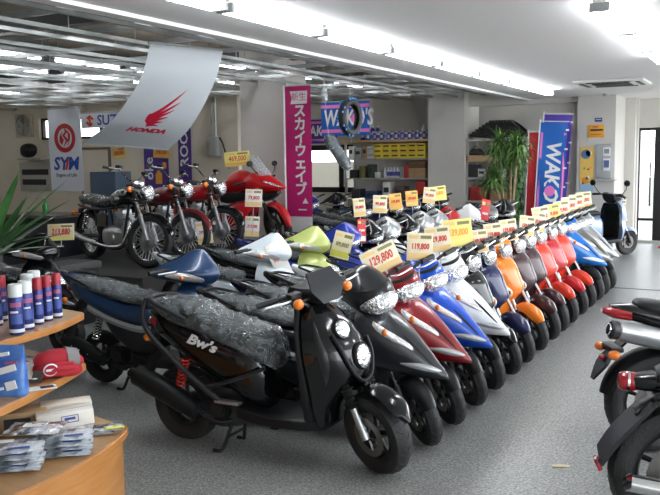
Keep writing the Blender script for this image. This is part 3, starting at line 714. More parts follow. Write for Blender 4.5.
# ------------------------------------------------------------------ setting
WALLM = add_bump(vary(pmat('painted_wall', (.62, .60, .56), .75), (.60, .58, .54), (.65, .63, .59), 1.2), 60, .08, .004)
BEIGE = vary(pmat('beige_wall', (.55, .48, .37), .8), (.70, .63, .51), (.76, .69, .57), .9)
CEILM = add_bump(pmat('white_ceiling', (.78, .78, .77), .7), 30, .05, .003)
UPCEIL = vary(pmat('unfinished_ceiling', (.36, .31, .23), .9), (.26, .22, .16), (.42, .37, .28), 1.3)
GALV = vary(pmat('galvanised_steel', (.45, .47, .46), .35, .85), (.32, .35, .34), (.55, .57, .56), 3)
WOOD = vary(pmat('beech_veneer', (.55, .27, .09), .32, coat=.3), (.42, .17, .045), (.52, .235, .07), 5, 6, .3, .7, 'Object', 'NOISE', (1, 1, 8))
WOODTOP = vary(pmat('beech_top', (.50, .30, .14), .3, coat=.3), (.42, .23, .09), (.50, .29, .13), 6, 6, .3, .7, 'Object', 'NOISE', (1, 7, 1))
RAWWOOD = vary(pmat('shelf_board_wood', (.55, .38, .20), .6), (.48, .32, .16), (.60, .43, .25), 8, 4, .3, .7, 'Object', 'NOISE', (1, 6, 6))
CARPET = add_bump(vary(pmat('platform_carpet', (.045, .045, .047), .95), (.035, .035, .037), (.065, .063, .06), 60), 220, .6, .01)
FLOORM = pmat('speckled_terrazzo', (.3, .3, .3), .32, spec=.4)
def _floor():
    n, l, b = nodes(FLOORM)
    tc = n.new('ShaderNodeTexCoord')
    a = n.new('ShaderNodeTexNoise'); a.inputs['Scale'].default_value = 75; a.inputs['Detail'].default_value = 3
    v = n.new('ShaderNodeTexVoronoi'); v.inputs['Scale'].default_value = 55
    w = n.new('ShaderNodeTexNoise'); w.inputs['Scale'].default_value = .5; w.inputs['Detail'].default_value = 4
    r = n.new('ShaderNodeValToRGB'); r.color_ramp.elements[0].position = .33; r.color_ramp.elements[1].position = .68
    r.color_ramp.elements[0].color = (.15, .16, .155, 1); r.color_ramp.elements[1].color = (.56, .57, .55, 1)
    m1 = n.new('ShaderNodeMix'); m1.data_type = 'RGBA'; m1.blend_type = 'MULTIPLY'; m1.inputs['Factor'].default_value = .35
    m2 = n.new('ShaderNodeMix'); m2.data_type = 'RGBA'; m2.blend_type = 'MULTIPLY'; m2.inputs['Factor'].default_value = .25
    bw = n.new('ShaderNodeRGBToBW'); l.new(v.outputs['Color'], bw.inputs['Color'])
    for t in (a, v, w): l.new(tc.outputs['Object'], t.inputs['Vector'])
    l.new(a.outputs['Fac'], r.inputs['Fac']); l.new(r.outputs['Color'], m1.inputs['A']); l.new(bw.outputs['Val'], m1.inputs['B'])
    l.new(m1.outputs['Result'], m2.inputs['A']); l.new(w.outputs['Fac'], m2.inputs['B']); l.new(m2.outputs['Result'], b.inputs['Base Color'])
_floor()
TUBE = pmat('fluorescent_tube', (.93, .96, 1.), emit=TUBE_E)
BLACKM = pmat('black_frame_metal', (.015, .015, .016), .4, .3)
STEELW = pmat('painted_shelf_steel', (.40, .40, .37), .5)

def plane_box(name, x0, x1, y0, y1, z0, z1, mat, **k):
    g = G(); g.box(((x0+x1)/2, (y0+y1)/2, (z0+z1)/2), (x1-x0, y1-y0, z1-z0)); return struct(name, g, mat, **k)
plane_box('floor', -17, 3.4, -3, 22, -.1, 0, FLOORM)
CZ = 2.77; LX = -3.95
plane_box('ceiling', LX, 3.4, -3, 17.6, CZ, CZ+.15, CEILM)
plane_box('ceiling_2', -17, LX, -3, 17.6, 3.45, 3.6, UPCEIL)
plane_box('trim_1', LX-.12, LX, -3, 15.3, CZ-.03, 3.45, CEILM)
plane_box('wall_left', -17, -16.8, -3, 12.5, 0, 3.5, BEIGE)
plane_box('wall_rear', -17, 6, -3, -2.85, 0, 3.5, WALLM)
# far wall in the left half, with the high window band
def wall_holes(name, y, th, x0, x1, z0, z1, holes, mat):
    g = G(); xs = sorted({x0, x1, *[h[0] for h in holes], *[h[1] for h in holes]})
    for a, b in zip(xs, xs[1:]):
        hs = sorted([h for h in holes if h[0] <= a and h[1] >= b], key=lambda h: h[2]); z = z0
        for h in hs:
            if h[2] > z: g.box(((a+b)/2, y+th/2, (z+h[2])/2), (b-a, th, h[2]-z))
            z = h[3]
        if z < z1: g.box(((a+b)/2, y+th/2, (z+z1)/2), (b-a, th, z1-z))
    return struct(name, g, mat)
WY = 12.4
wall_holes('wall_back', WY, .2, -17, -8.6, 0, 3.45, [(-13.75, -11.2, 2.20, 2.66)], BEIGE)
plane_box('wall_back_return', -10.0, -9.8, WY+.2, 16.3, 0, 3.45, BEIGE)
def window(name, x0, x1, y, z0, z1, mull, fm=BLACKM, t=.05):
    g = G()
    for a, b, c, d in ((x0, x1, z0, z0+t), (x0, x1, z1-t, z1), (x0, x0+t, z0, z1), (x1-t, x1, z0, z1)): g.box(((a+b)/2, y, (c+d)/2), (b-a, .07, d-c))
    for m_ in mull: g.box((m_, y, (z0+z1)/2), (t, .07, z1-z0))
    w = struct(name, g, fm)
    g = G(); g.box(((x0+x1)/2, y, (z0+z1)/2), (x1-x0-t, .008, z1-z0-t)); obj('window_pane', g, GLASS, w); return w
window('window_1', -13.75, -11.2, WY+.1, 2.20, 2.66, (-12.9, -12.05))
# far wall of the right half: window, open shelving bays, panels
wall_holes('wall_far', 16.2, .2, -9.8, -2.2, 0, 3.45, [(-9.45, -7.95, .95, 2.02)], WALLM)
window('window_2', -9.45, -7.95, 16.25, .95, 2.02, (-8.45,), BLACKM, .12)
plane_box('wall_pillar', -7.12, -6.30, 10.35, 10.95, 0, 3.45, WALLM)
plane_box('wall_pillar_2', -5.88, -5.14, 15.0, 15.9, 0, 3.45, WALLM)
plane_box('wall_panel', -4.02, -3.0, 15.35, 16.2, 0, 2.77, WALLM)
plane_box('wall_pillar_3', -3.04, -2.38, 15.1, 16.9, 0, 2.77, WALLM)
plane_box('wall_pillar_4', -2.50, -2.20, 16.55, 17.3, 0, 2.77, WALLM)
plane_box('wall_lintel', -2.20, 6, 16.75, 17.05, 2.22, 2.77, WALLM)
plane_box('wall_far_lintel', -5.9, LX+.9, 15.25, 15.4, 2.68, 3.45, WALLM)
plane_box('trim_2', -2.0, 6, 10.885, 10.915, 0, .004, BLACKM)
# shop door at the far right
g = G()
for a, b, c, d in ((-2.20, -2.175, 0, 2.22), (-2.20, -1.80, .0, .05), (-2.2, -1.80, 2.17, 2.22), (-2.2, -1.80, .42, .47)): g.box(((a+b)/2, 16.8, (c+d)/2), (b-a, .05, d-c))
dr = struct('door_1', g, BLACKM)
g = G(); g.box((-1.80, 16.72, 1.11), (.20, .12, 2.22)); obj('door_post', g, BLACKM, dr)
g = G(); g.box((-2.0, 16.8, 1.3), (.36, .01, 1.75)); obj('door_pane', g, GLASS, dr)
g = G(); g.tube([(-1.97, 16.74, .75), (-1.97, 16.70, .78), (-1.97, 16.70, 1.5), (-1.97, 16.74, 1.53)], .014, 8, 3); obj('door_handle', g, BLACKM, dr)
g = G(); g.box((-1.2, 16.8, 1.1), (.9, .01, 2.2)); obj('door_pane', g, GLASS, dr)
plane_box('trim_3', -2.2, 6, 16.6, 17.1, 0, .05, STEELW)
OUTG = vary(pmat('outdoor_paving', (.5, .49, .46), .9), (.42, .41, .39), (.55, .54, .50), 3)
plane_box('ground', -17, 3.4, 17.1, 30, -.12, -.01, OUTG); plane_box('ground_2', 3.4, 30, -12, 30, -.14, -.03, OUTG)
OUTW = vary(pmat('outdoor_wall', (.6, .6, .58), .8), (.5, .5, .48), (.68, .68, .66), 1)
plane_box('wall_outside', -6, -1.7, 20.5, 20.8, 0, 1.15, OUTW)
plane_box('wall_outside_2', -16, -7, 18.6, 18.8, 0, 1.62, pmat('cream_outdoor_wall', (.42, .40, .35), .85))
# bare steel grid under the unfinished ceiling
g = G(); rg = random.Random(3)
y = -.5
for i in range(24):
    x = LX-.35-.5*i
    g.box((x, 6.0, 2.86+.03*(i % 2)), (.045, 18.4 if x > -8.5 else 12.6, .035))
for j in range(19):
    yy = -1.6+.9*j
    x1 = LX-.12; x0 = -16.8 if yy < 12.2 else -9.7
    g.box(((x0+x1)/2, yy, 2.925), (x1-x0, .04, .045))
    for i in range(0, 12):
        xx = LX-.7-1.1*i
        if xx > x0: g.tube([(xx, yy, 2.94), (xx, yy, 3.45)], .006, 5)
struct('ceiling_grid', g, GALV)
g = G()
for x in (-6.1, -9.4, -12.6): g.box((x, 6, 3.33), (.16, 18.2, .20))
for yy in (2.5, 6.5, 10.5): g.box((-10.4, yy, 3.28), (12.7, .14, .18))
struct('ceiling_beams', g, add_bump(pmat('dark_roof_steel', (.12, .125, .12), .6, .4), 20, .2))

# lamps
TUBE2 = pmat('weaker_fluorescent_tube', (.93, .95, 1.), emit=TUBE_E*.55)
def lamp(loc, ln, label, group, tubes=2, along=True, gapw=.045, tm=None):
    t = thing('ceiling_lamp', loc, 0, label, 'light', group)
    g = G(); g.loft([[V((x, y, z)) for x, z in ((-.055, 0), (.055, 0), (.035, -.03), (-.035, -.03))] for y in (-ln/2, ln/2)]); obj('housing', g, CEILM, t)
    for k in range(tubes):
        xx = (k-(tubes-1)/2)*gapw*2
        g = G(); g.tube([(xx, -ln/2+.05, -.065), (xx, ln/2-.05, -.065)], .0165, 10); obj('tube', g, tm or TUBE, t)
    for e in (-1, 1):
        g = G(); g.box((0, e*(ln/2-.025), -.055), (.13 if tubes > 1 else .05, .03, .06), None, .006); obj('socket', g, LGREY, t)
    return t
LAMPS = []
L0 = lamp((-3.12, 5.0, CZ), 1.25, 'twin fluorescent lamp in the long row along the ceiling edge', 'fluorescent row along the ceiling edge')
for k in range(7): dup(L0, (-3.12, 5.0+1.28*(k-1) if k < 1 else 5.0+1.28*k, CZ))
L1 = dup(L0, (-1.02, 6.3, CZ), 0, None, 'twin fluorescent lamp in the short bright row over the aisle', 'fluorescent row over the aisle')
for k in range(1, 3): dup(L1, (-1.02, 6.3+1.28*k, CZ))
dup(L1, (-1.02, 6.3-1.28*2, CZ)); dup(L1, (1.6, 5, CZ)); dup(L1, (1.6, 8, CZ))
L2 = lamp((-5.1, 6.4, 3.10), 1.25, 'single fluorescent tube above the bare steel grid', 'fluorescent tubes above the steel grid', 1, tm=TUBE2)
for x, ys in ((-5.1, (3.6, 5.0, 7.8, 9.2, 10.6, 12, 13.4)), (-6.7, (9.6, 11.4, 13.2)), (-8.1, (5.4, 6.8, 8.2, 9.6, 11)), (-9.3, (5, 6.5, 8, 9.5, 11)), (-11, (5, 6.5, 8, 9.5, 11)), (-12.6, (6, 7.5, 9, 10.5)), (-14.5, (7, 9, 11))):  # farther left rows added to brighten the beige wall
    for y in ys: dup(L2, (x, y, 3.10))

# air conditioner, detector, wall signs
t = thing('air_conditioner', (-2.0, 12.35, CZ), 0, 'white square cassette air conditioner set in the ceiling', 'air conditioner')
g = G(); g.box((0, 0, -.018), (.95, .95, .036), None, .012); obj('panel', g, pmat('appliance_white', (.72, .71, .68), .4), t)
g = G()
for k in range(7): g.box((0, -.21+.07*k, -.042), (.50, .035, .014))
obj('grille', g, DGREY, t)
for sx_, sy_, dx, dy in ((0, .38, .6, .06), (0, -.38, .6, .06), (.38, 0, .06, .6), (-.38, 0, .06, .6)):
    g = G(); g.box((sx_, sy_, -.04), (dx, dy, .01)); obj('air_outlet', g, DGREY, t)
g = G(); g.lathe([(.055, 0), (.05, -.03), (.03, -.045), (.01, -.048)], (-2.50, 14.75, CZ), (0, 0, 1), 20)
setp(obj('smoke_detector', g, LGREY), 'small round detector on the ceiling before the pillar', 'smoke detector')
def sign(name, x, z, w, h, y, mat, label, cat, th=.012):
    t = thing(name, (x, y, z), 0, label, cat); g = G(); g.box((0, 0, 0), (w, th, h), None, .003); obj('board', g, mat, t); return t
SB = pmat('sign_blue', (.03, .05, .25), .4); SO = pmat('sign_orange', (.78, .36, .03), .45); INKR = pmat('ink_red', (.62, .035, .02), .5); INKK = pmat('ink_black', (.02, .02, .025), .5); INKW = pmat('ink_white', (.8, .8, .8), .5); INKB = pmat('ink_blue', (.02, .07, .35), .5)
INKO = pmat('ink_orange', (.85, .36, .04), .5)
PY = 15.09
def front(o): return frame(o, (1, 0, 0), (0, 0, 1))
def line_marks(parent, x, z, w, n, h, mat, y, name='text_line', gap=2.0):
    for i in range(n):
        g = G(); ww = w*(1-.25*((i*37) % 5)/5); g.box((x-(w-ww)/2, y, z-i*h*gap), (ww, .002, h)); obj(name, g, mat, parent)
s = sign('wall_sign', -2.67, 2.34, .125, .07, PY, SB, 'small blue sign on the pillar above the orange sign', 'sign'); line_marks(s, 0, .006, .09, 1, .012, INKW, -.007)
s = sign('wall_sign', -2.71, 2.14, .28, .23, PY, SO, 'orange notice board on the pillar under the blue sign', 'sign')
line_marks(s, .01, .02, .22, 1, .03, INKK, -.007); line_marks(s, -.01, .075, .10, 1, .02, INKR, -.007); line_marks(s, .0, -.06, .18, 1, .012, INKR, -.007)
t = thing('poster', (-2.86, PY+.003, 1.46), 0, 'yellow and pale blue illustrated poster hung on the pillar', 'poster')
g = G(); g.box((0, 0, .08), (.25, .006, .64)); obj('paper', g, pmat('poster_yellow', (.85, .56, .12), .5), t)
g = G(); g.box((0, -.001, -.32), (.25, .006, .16)); obj('paper', g, pmat('poster_blue', (.35, .52, .68), .5), t)
for (x, z, r_, m_) in ((-.02, .27, .085, pmat('poster_ink_blue', (.12, .22, .42), .5)), (.03, .29, .055, INKW), (-.04, .02, .022, pmat('poster_green', (.15, .5, .2), .5)), (.03, .0, .02, INKR), (.07, .03, .018, INKO), (-.02, -.20, .065, INKO), (.02, -.15, .035, INKW), (-.06, -.25, .02, INKR)):
    g = G(); g.lathe([(r_, 0), (r_, .003)], (x, -.003, z), (0, -1, 0), 14); obj('picture_blob', g, m_, t)
t = thing('control_panel', (-2.54, PY-.015, 1.60), 0, 'grey wall panel with two small displays beside the poster', 'control panel')
g = G(); g.box((-.02, 0, 0), (.26, .05, .60), None, .006); obj('cabinet', g, LGREY, t)
g = G(); g.box((.03, -.03, .17), (.125, .014, .15), None, .004); a = obj('display', g, INKW, t)
g = G(); g.box((.03, -.039, .18), (.085, .004, .08)); obj('screen', g, pmat('grey_lcd', (.25, .27, .27), .3), a)
g = G(); g.box((.03, -.03, -.06), (.125, .014, .22), None, .004); a = obj('display', g, INKW, t)
g = G(); g.box((.03, -.039, -.045), (.09, .004, .13)); obj('screen', g, pmat('blue_lcd', (.10, .14, .32), .3), a)
# counter edge behind the black scooter
g = G(); g.box((-2.50, 14.97, 1.27), (.34, .26, .03), None, .005); t = obj('wall_shelf', g, STEELW); setp(t, 'small pale ledge fixed to the pillar behind the black scooter', 'shelf')
g = G(); g.box((0, 0, 0), (1.5, .9, .012), None, .004); t = obj('door_mat', g, pmat('red_mat', (.40, .02, .05), .95)); t.location = (-.95, 16.2, .006); setp(t, 'red door mat lying before the glass door', 'mat')

# ------------------------------------------------------------------ banners
def cloth(fn, nu, nv, th=.003):
    g = G(); top = [[fn(i/nu, j/nv) for i in range(nu+1)] for j in range(nv+1)]
    def nrm(i, j):
        u, v = i/nu, j/nv; e = 1e-3
        return (fn(u+e, v)-fn(u, v)).cross(fn(u, v+e)-fn(u, v)).normalized()
    g.loft([[p for p in r_] + [p+nrm(i, j)*th for i, p in reversed(list(enumerate(r_)))] for j, r_ in enumerate(top)])
    return g
def decal(me_or_poly, fn_uv, mat, parent, name, off=.0025):
    """flat artwork (list of polygons in cloth metres) laid on the cloth"""
    bm = bmesh.new()
    for poly in me_or_poly:
        vs = [bm.verts.new((x, y, 0)) for x, y in poly]; bm.faces.new(vs)
    bmesh.ops.triangulate(bm, faces=list(bm.faces))
    for _ in range(2): bmesh.ops.subdivide_edges(bm, edges=[e for e in bm.edges if e.calc_length() > .03], cuts=1)
    for v in bm.verts: v.co = fn_uv(v.co.x, v.co.y, off)
    me = bpy.data.meshes.new(name); bm.to_mesh(me); bm.free(); me.materials.append(mat); return link(bpy.data.objects.new(name, me), parent)
def decal_text(s_, size, fn_uv, mat, parent, name, ox, oy, off=.0025, shear=0, bold=0, sx=1., rot=0):
    o = text('t', s_, size, mat, None, M.Identity(4), 0, 'CENTER', shear, bold, sx); src = o.data; bpy.data.objects.remove(o)
    bm = bmesh.new(); bm.from_mesh(src); bmesh.ops.triangulate(bm, faces=list(bm.faces))
    c, s2 = math.cos(rot), math.sin(rot)
    for v in bm.verts: v.co = fn_uv(ox+v.co.x*c-v.co.y*s2, oy+v.co.x*s2+v.co.y*c, off)
    me = bpy.data.meshes.new(name); bm.to_mesh(me); bm.free(); me.materials.append(mat); return link(bpy.data.objects.new(name, me), parent)
# swooping white banner with red wing
B0 = V((-4.95, 5.80, 0)); BB = V((.32, .947, 0)); BD = V((-.947, .32, 0)); BWID = .80
profL = smooth_path([(0, 0, 2.80), (.17, 0, 2.535), (.43, 0, 2.335), (.855, 0, 2.108), (1.42, 0, 1.934)], 8)
profR = smooth_path([(0, 0, 2.80), (.113, 0, 2.57), (.336, 0, 2.31), (.66, 0, 2.05), (1.07, 0, 1.852)], 8)
BL = 1.62
def bp(k, u):
    q = min(max(k, 0), 1)*(len(profL)-1); i = min(int(q), len(profL)-2); f_ = q-i
    return profL[i].lerp(profL[i+1], f_).lerp(profR[i].lerp(profR[i+1], f_), u)
def bpt(x, s_, off=0):       # x across from the left edge, s down the cloth (metres)
    u, k = x/BWID, s_/BL; a, b = bp(k-.01, u), bp(k+.01, u); t_ = (b-a).normalized(); n_ = V((t_.z, 0, -t_.x))
    p = bp(k, u)+n_*off
    return B0 + BD*p.x + BB*x + V((0, 0, p.z))
HB = thing('hanging_banner', B0+V((0, 0, 2.80)), 0, 'large white swooping banner with a red wing emblem hung from the ceiling', 'banner')
BANW = pmat('banner_white_cloth', (.62, .66, .70), .6, spec=.3)
obj('cloth', cloth(lambda u, v: bpt(u*BWID, v*BL)-HB.location, 10, 40, .002), BANW, HB)
g = G(); g.tube([bpt(-.02, 0)-HB.location, bpt(.82, 0)-HB.location], .011, 8); obj('top_rod', g, LGREY, HB)
g = G(); g.tube([bpt(-.01, BL)-HB.location, bpt(.81, BL)-HB.location], .006, 8); obj('bottom_rod', g, LGREY, HB)
for x in (.05, .75):
    g = G(); p = bpt(x, 0)-HB.location; g.tube([p, p+V((0, 0, .12))], .002, 5); obj('cord', g, LGREY, HB)
    g = G(); p = bpt(x, BL)-HB.location; g.tube([p, p+V((-.6, .2, 1.0))], .002, 5); obj('cord', g, LGREY, HB)
REDINK = pmat('banner_red', (.60, .01, .045), .5)
BF = lambda x, s_, off: bpt(x, s_, off)-HB.location
WX, WS0 = .335, 1.20
def wq(u, v):            # emblem drawn in a unit box, then sheared to stand upright on the slanting cloth
    return (WX+(44*u-.85*27*v)/106, WS0-27*v/48)
wing = []
tips = [(1, 1), (.85, .68), (.70, .47), (.56, .29), (.44, .15), (.34, .03)]
for i, (tx, ty) in enumerate(tips):
    rx, ry = .07+.022*i, .27-.045*i; up_, lo_ = [], []; th = .075-.005*i
    for k in range(11):
        u = k/10; x = rx+(tx-rx)*u; y_ = ry+(ty-ry)*(u**1.35)+.03*math.sin(PI*u)*(1-i/6); w = th*(1-u**2.5)*.5+.002
        up_.append((x-.25*w, y_+w)); lo_.append((x+.25*w, y_-w))
    wing.append([wq(*p) for p in up_+lo_[::-1]])
wing.append([wq(*p) for p in [(.0, .14), (.03, .26), (.10, .34), (.17, .30), (.13, .22), (.16, .12), (.22, .02), (.10, .0), (.04, -.02), (.06, .06)]])
decal(wing, BF, REDINK, HB, 'wing_emblem')
decal_text('HONDA', .088, lambda x, y, off: BF(x, 2*1.27-y, off), REDINK, HB, 'lettering', .40, 1.27, .003, .2, .005, 1.15)

def flat_banner(name, x0, x1, y, z0, z1, mat, label, rods=True, top=None, slant=0., cords=True):
    """hanging cloth facing -y, gently rippled; returns thing and mapper (x from centre, z from centre)"""
    cx, cz = (x0+x1)/2, (z0+z1)/2; t = thing(name, (cx, y, cz), 0, label, 'banner'); w, h = x1-x0, z1-z0
    f = lambda x, z, off=0: V((x+slant*z, -1.7*off + .006*math.sin(x*7+z*3)*(.5-z/h), z))
    obj('cloth', cloth(lambda u, v: f((u-.5)*w, (.5-v)*h), 8, 16), mat, t)
    if rods:
        g = G(); g.tube([V((-w/2-.01, 0, h/2))+V((slant*h/2, 0, 0)), V((w/2+.01, 0, h/2))+V((slant*h/2, 0, 0))], .009, 8); obj('top_rod', g, LGREY, t)
    if cords and top:
        for x in (-w*.4, w*.4):
            g = G(); g.tube([(x, 0, h/2), (x, 0, top-cz)], .002, 5); obj('cord', g, LGREY, t)
    return t, (lambda x, z, off: f(x, z, off))
t, f = flat_banner('hanging_banner', -10.86, -10.10, 10.0, 1.24, 2.63, pmat('banner_pale_cloth', (.60, .63, .68), .6), 'pale banner with a red round emblem and blue letters hung from the ceiling', top=2.86)
def circ(cx, cz, r0, r1, a0=0, a1=2*PI, n=28): return [[(cx+r1*math.cos(a0+(a1-a0)*i/n), cz+r1*math.sin(a0+(a1-a0)*i/n)), (cx+r1*math.cos(a0+(a1-a0)*(i+1)/n), cz+r1*math.sin(a0+(a1-a0)*(i+1)/n)), (cx+r0*math.cos(a0+(a1-a0)*(i+1)/n), cz+r0*math.sin(a0+(a1-a0)*(i+1)/n)), (cx+r0*math.cos(a0+(a1-a0)*i/n), cz+r0*math.sin(a0+(a1-a0)*i/n))] for i in range(n)]
EMR = pmat('emblem_red', (.42, .012, .015), .4)
decal(circ(.0, .20, .165, .245), f, EMR, t, 'emblem_ring')
decal([[(-.02, .385), (.075, .31), (-.0, .245), (.085, .165), (-.03, .05), (-.035, .05), (.02, .16), (-.06, .245), (.01, .305)]], f, EMR, t, 'emblem_swirl', .003)
decal([[(-.12, .22), (-.07, .30), (-.045, .33), (-.075, .25), (-.02, .17), (-.07, .08), (-.12, .14)], [(.12, .18), (.075, .09), (.045, .07), (.13, .24), (.06, .28), (.07, .33), (.13, .26)]], f, EMR, t, 'emblem_swirl', .003)
decal_text('SYM', .30, f, INKB, t, 'lettering', 0, -.24, .003, .15, .009, 1.05)
decal([[(-.02, -.335), (.03, -.335), (.085, -.145), (.04, -.145)]], f, INKR, t, 'letter_accent', .0045)
decal_text('Engine of Life', .09, f, INKK, t, 'small_lettering', 0, -.425, .003)
t, f = flat_banner('hanging_banner', -11.50, -10.0, 11.4, 2.36, 2.64, pmat('banner_light_cloth', (.64, .65, .66), .6), 'long white banner with a red emblem and blue letters behind the winged banner', top=2.86)
decal([[(-.62, .05), (-.52, .11), (-.42, .03), (-.46, .0), (-.52, .04), (-.56, .01), (-.44, -.07), (-.54, -.12), (-.64, -.04), (-.58, -.01), (-.53, -.05), (-.50, -.02)]], f, INKR, t, 'emblem')
decal_text('SUZUKI', .26, f, INKB, t, 'lettering', .13, -.01, .003, 0, .006, 1.05)
PUR = pmat('banner_purple', (.085, .04, .26), .6)
t, f = flat_banner('wall_banner', -10.83, -10.22, 12.36, 1.15, 2.2, PUR, 'purple banner on the far wall behind the second motorcycle', False)
decal_text('oke', .30, f, INKW, t, 'lettering', -.17, -.10, .003, 0, .004, 1., PI/2)
decal([[(-.02, -.4), (.14, -.4), (.14, -.2), (.05, -.12), (-.02, -.22)], [(.16, -.1), (.25, -.1), (.25, .02), (.16, .02)]], f, INKO, t, 'print')
t, f = flat_banner('wall_banner', -9.97, -9.66, 12.36, 1.10, 2.45, PUR, 'narrow purple banner at the far wall beside the conduit', False)
decal_text('ROO', .27, f, INKW, t, 'lettering', .0, .16, .003, 0, .006, 1.1, PI/2)
# magenta banner before the grey pillar
MAG = pmat('banner_magenta', (.52, .012, .16), .6)
t, f = flat_banner('standing_banner', -6.13, -5.71, 10.05, .62, 2.76, MAG, 'tall magenta banner with white vertical lettering beside the grey pillar', False)
g = G(); g.tube([(-.235, 0, -1.69), (-.235, 0, 1.09)], .013, 8); pl = obj('pole', g, INKW, t)
g = G(); g.tube([(-.235, 0, 1.075), (.22, 0, 1.085)], .008, 6); obj('cross_bar', g, INKW, t)
g = G(); g.lathe([(.16, 0), (.15, .03), (.04, .06), (.02, .10)], (-.235, 0, -1.69), (0, 0, 1), 18); obj('base', g, DGREY, t)
decal([[(-.12, .82), (.15, .82), (.16, 1.0), (-.13, 1.0), (-.10, .91)]], f, INKW, t, 'label_panel')
decal_text('新生', .125, f, MAG, t, 'label_lettering', .015, .91, .004)
for i, ch in enumerate('スカイウェイブ'): decal_text(ch, .20, f, INKW, t, 'lettering', .03, .71-.186*i, .003, 0, .007)
decal([[(-.21, -1.06), (.21, -1.06), (.21, -.79), (-.21, -.79)]], f, INKW, t, 'white_hem', .002)
decal([[(.10, -.52), (.15, -.60), (.05, -.60)], [(-.02, -.70), (.12, -.70), (.12, -.68), (-.02, -.68)]], f, INKW, t, 'print')
# blue hanging banner + second one behind
WB = pmat('banner_blue', (.01, .12, .48), .6); PINK = pmat('banner_pink', (.78, .20, .55), .6)
def wako(t, f, w, h, rot=0):
    for z in (-.36*h, .36*h): decal([[(-w/2, z-.05*h), (w/2, z-.05*h), (w/2, z+.05*h), (-w/2, z+.05*h)]], f, PINK, t, 'stripe', .002)
t, f = flat_banner('hanging_banner', -6.62, -5.72, 12.0, 2.10, 2.66, WB, 'wide blue banner with white letters hanging behind the tyre', top=2.84)
wako(t, f, .90, .56); decal_text("WAKO'S", .36, f, INKW, t, 'lettering', .06, 0, .003, .1, .010, .66)
decal(circ(.20, 0, 0, .085), f, PINK, t, 'pink_dot', .005)
t, f = flat_banner('hanging_banner', -7.75, -6.95, 13.2, 2.0, 2.45, pmat('banner_indigo', (.05, .03, .22), .6), 'indigo banner hung behind the wide blue banner', top=2.84)
wako(t, f, .8, .45); decal_text("WAKO'S", .26, f, INKW, t, 'lettering', 0, 0, .003, .1, .008, .8)
# standing blue banner by the right pillar, tilted
def stand_banner(x, y, z0, h, w, tilt, mat, label, deco):
    t = thing('standing_banner', (x, y, 0), 0, label, 'banner'); c = math.cos(tilt); s_ = math.sin(tilt)
    f = lambda u, v, off=0: V((u*c+(v)*s_, -off+.012*math.sin(v*5+u*9), z0+h/2+v*c-u*s_))
    obj('cloth', cloth(lambda a, b: f((a-.5)*w, (.5-b)*h), 8, 18), mat, t)
    g = G(); g.tube([f(-w/2-.015, -h/2-z0/c), f(-w/2-.015, h/2+.05)], .011, 8); obj('pole', g, INKW, t)
    g = G(); g.tube([f(-w/2-.015, h/2+.02), f(w/2+.02, h/2+.02)], .008, 8); obj('cross_bar', g, INKW, t)
    for k in range(5):
        g = G(); p = f(w/2, h/2-.12-k*h/5.5); g.box(p, (.05, .012, .03)); obj('clip', g, INKW, t)
    g = G(); p = f(-w/2-.015, -h/2-z0/c); g.lathe([(.15, 0), (.14, .03), (.03, .07), (.02, .1)], (p.x, p.y, 0.), (0, 0, 1), 16); obj('base', g, DGREY, t)
    deco(t, f); return t
def deco_w(t, f):
    for u in (-.20, .20): decal([[(u-.02, -.85), (u+.02, -.85), (u+.02, .72), (u-.02, .72)]], f, PINK, t, 'stripe', .002)
    decal_text("WAKO'S", .34, f, INKW, t, 'lettering', .01, -.05, .003, .15, .010, .95, -PI/2)
    decal(circ(.0, -.28, 0, .09), f, PINK, t, 'pink_dot', .005)
stand_banner(-3.27, 14.10, .50, 1.78, .46, .05, WB, 'blue standing banner with white letters and pink stripes by the pillar', deco_w)
stand_banner(-3.27, 14.35, .50, 1.92, .48, .06, pmat('banner_violet', (.10, .05, .42), .6), 'violet standing banner mostly hidden behind the blue one', lambda t, f: None)
stand_banner(-3.56, 14.24, .5, 1.62, .30, .03, pmat('banner_red_cloth', (.60, .02, .03), .6), 'red standing banner left of the blue lettered one', lambda t, f: None)
# ------------------------------------------------------------------ shelving on the far wall
CARD = vary(pmat('cardboard', (.42, .27, .14), .8), (.38, .24, .12), (.46, .30, .16), 6)
YEL = pmat('yellow_box_card', (.80, .60, .06), .5); WHB = pmat('white_card', (.72, .72, .70), .5); DBOX = pmat('dark_case', (.03, .03, .035), .5)
t = thing('shelving_unit', (-6.85, 15.35, 0), 0, 'tall steel shelving with a wooden top board, loaded with yellow boxes', 'shelving')
ZT = 2.04
for x in (-.93, .93):
    for y in (-.2, .2):
        g = G(); g.box((x, y, ZT/2), (.04, .04, ZT)); obj('post', g, STEELW, t)
g = G(); g.box((-.12, 0, ZT+.02), (2.3, .5, .05), None, .006); obj('top_board', g, RAWWOOD, t)
for z in (1.69, 1.29, .86, .42):
    g = G(); g.box((0, 0, z), (1.9, .44, .03)); obj('shelf', g, STEELW, t)
g = G(); g.box((0, .215, 1.2), (1.9, .01, 1.65)); obj('back_panel', g, WALLM, t)
rg = random.Random(11)
BOTM = [pmat('bottle_purple', (.06, .04, .28), .35), pmat('bottle_pale', (.62, .64, .70), .35), pmat('bottle_blue', (.04, .07, .38), .35), pmat('bottle_lilac', (.36, .34, .58), .35)]
CAPM = [pmat('cap_white', (.75, .75, .75), .4), pmat('cap_dark', (.04, .04, .08), .4)]
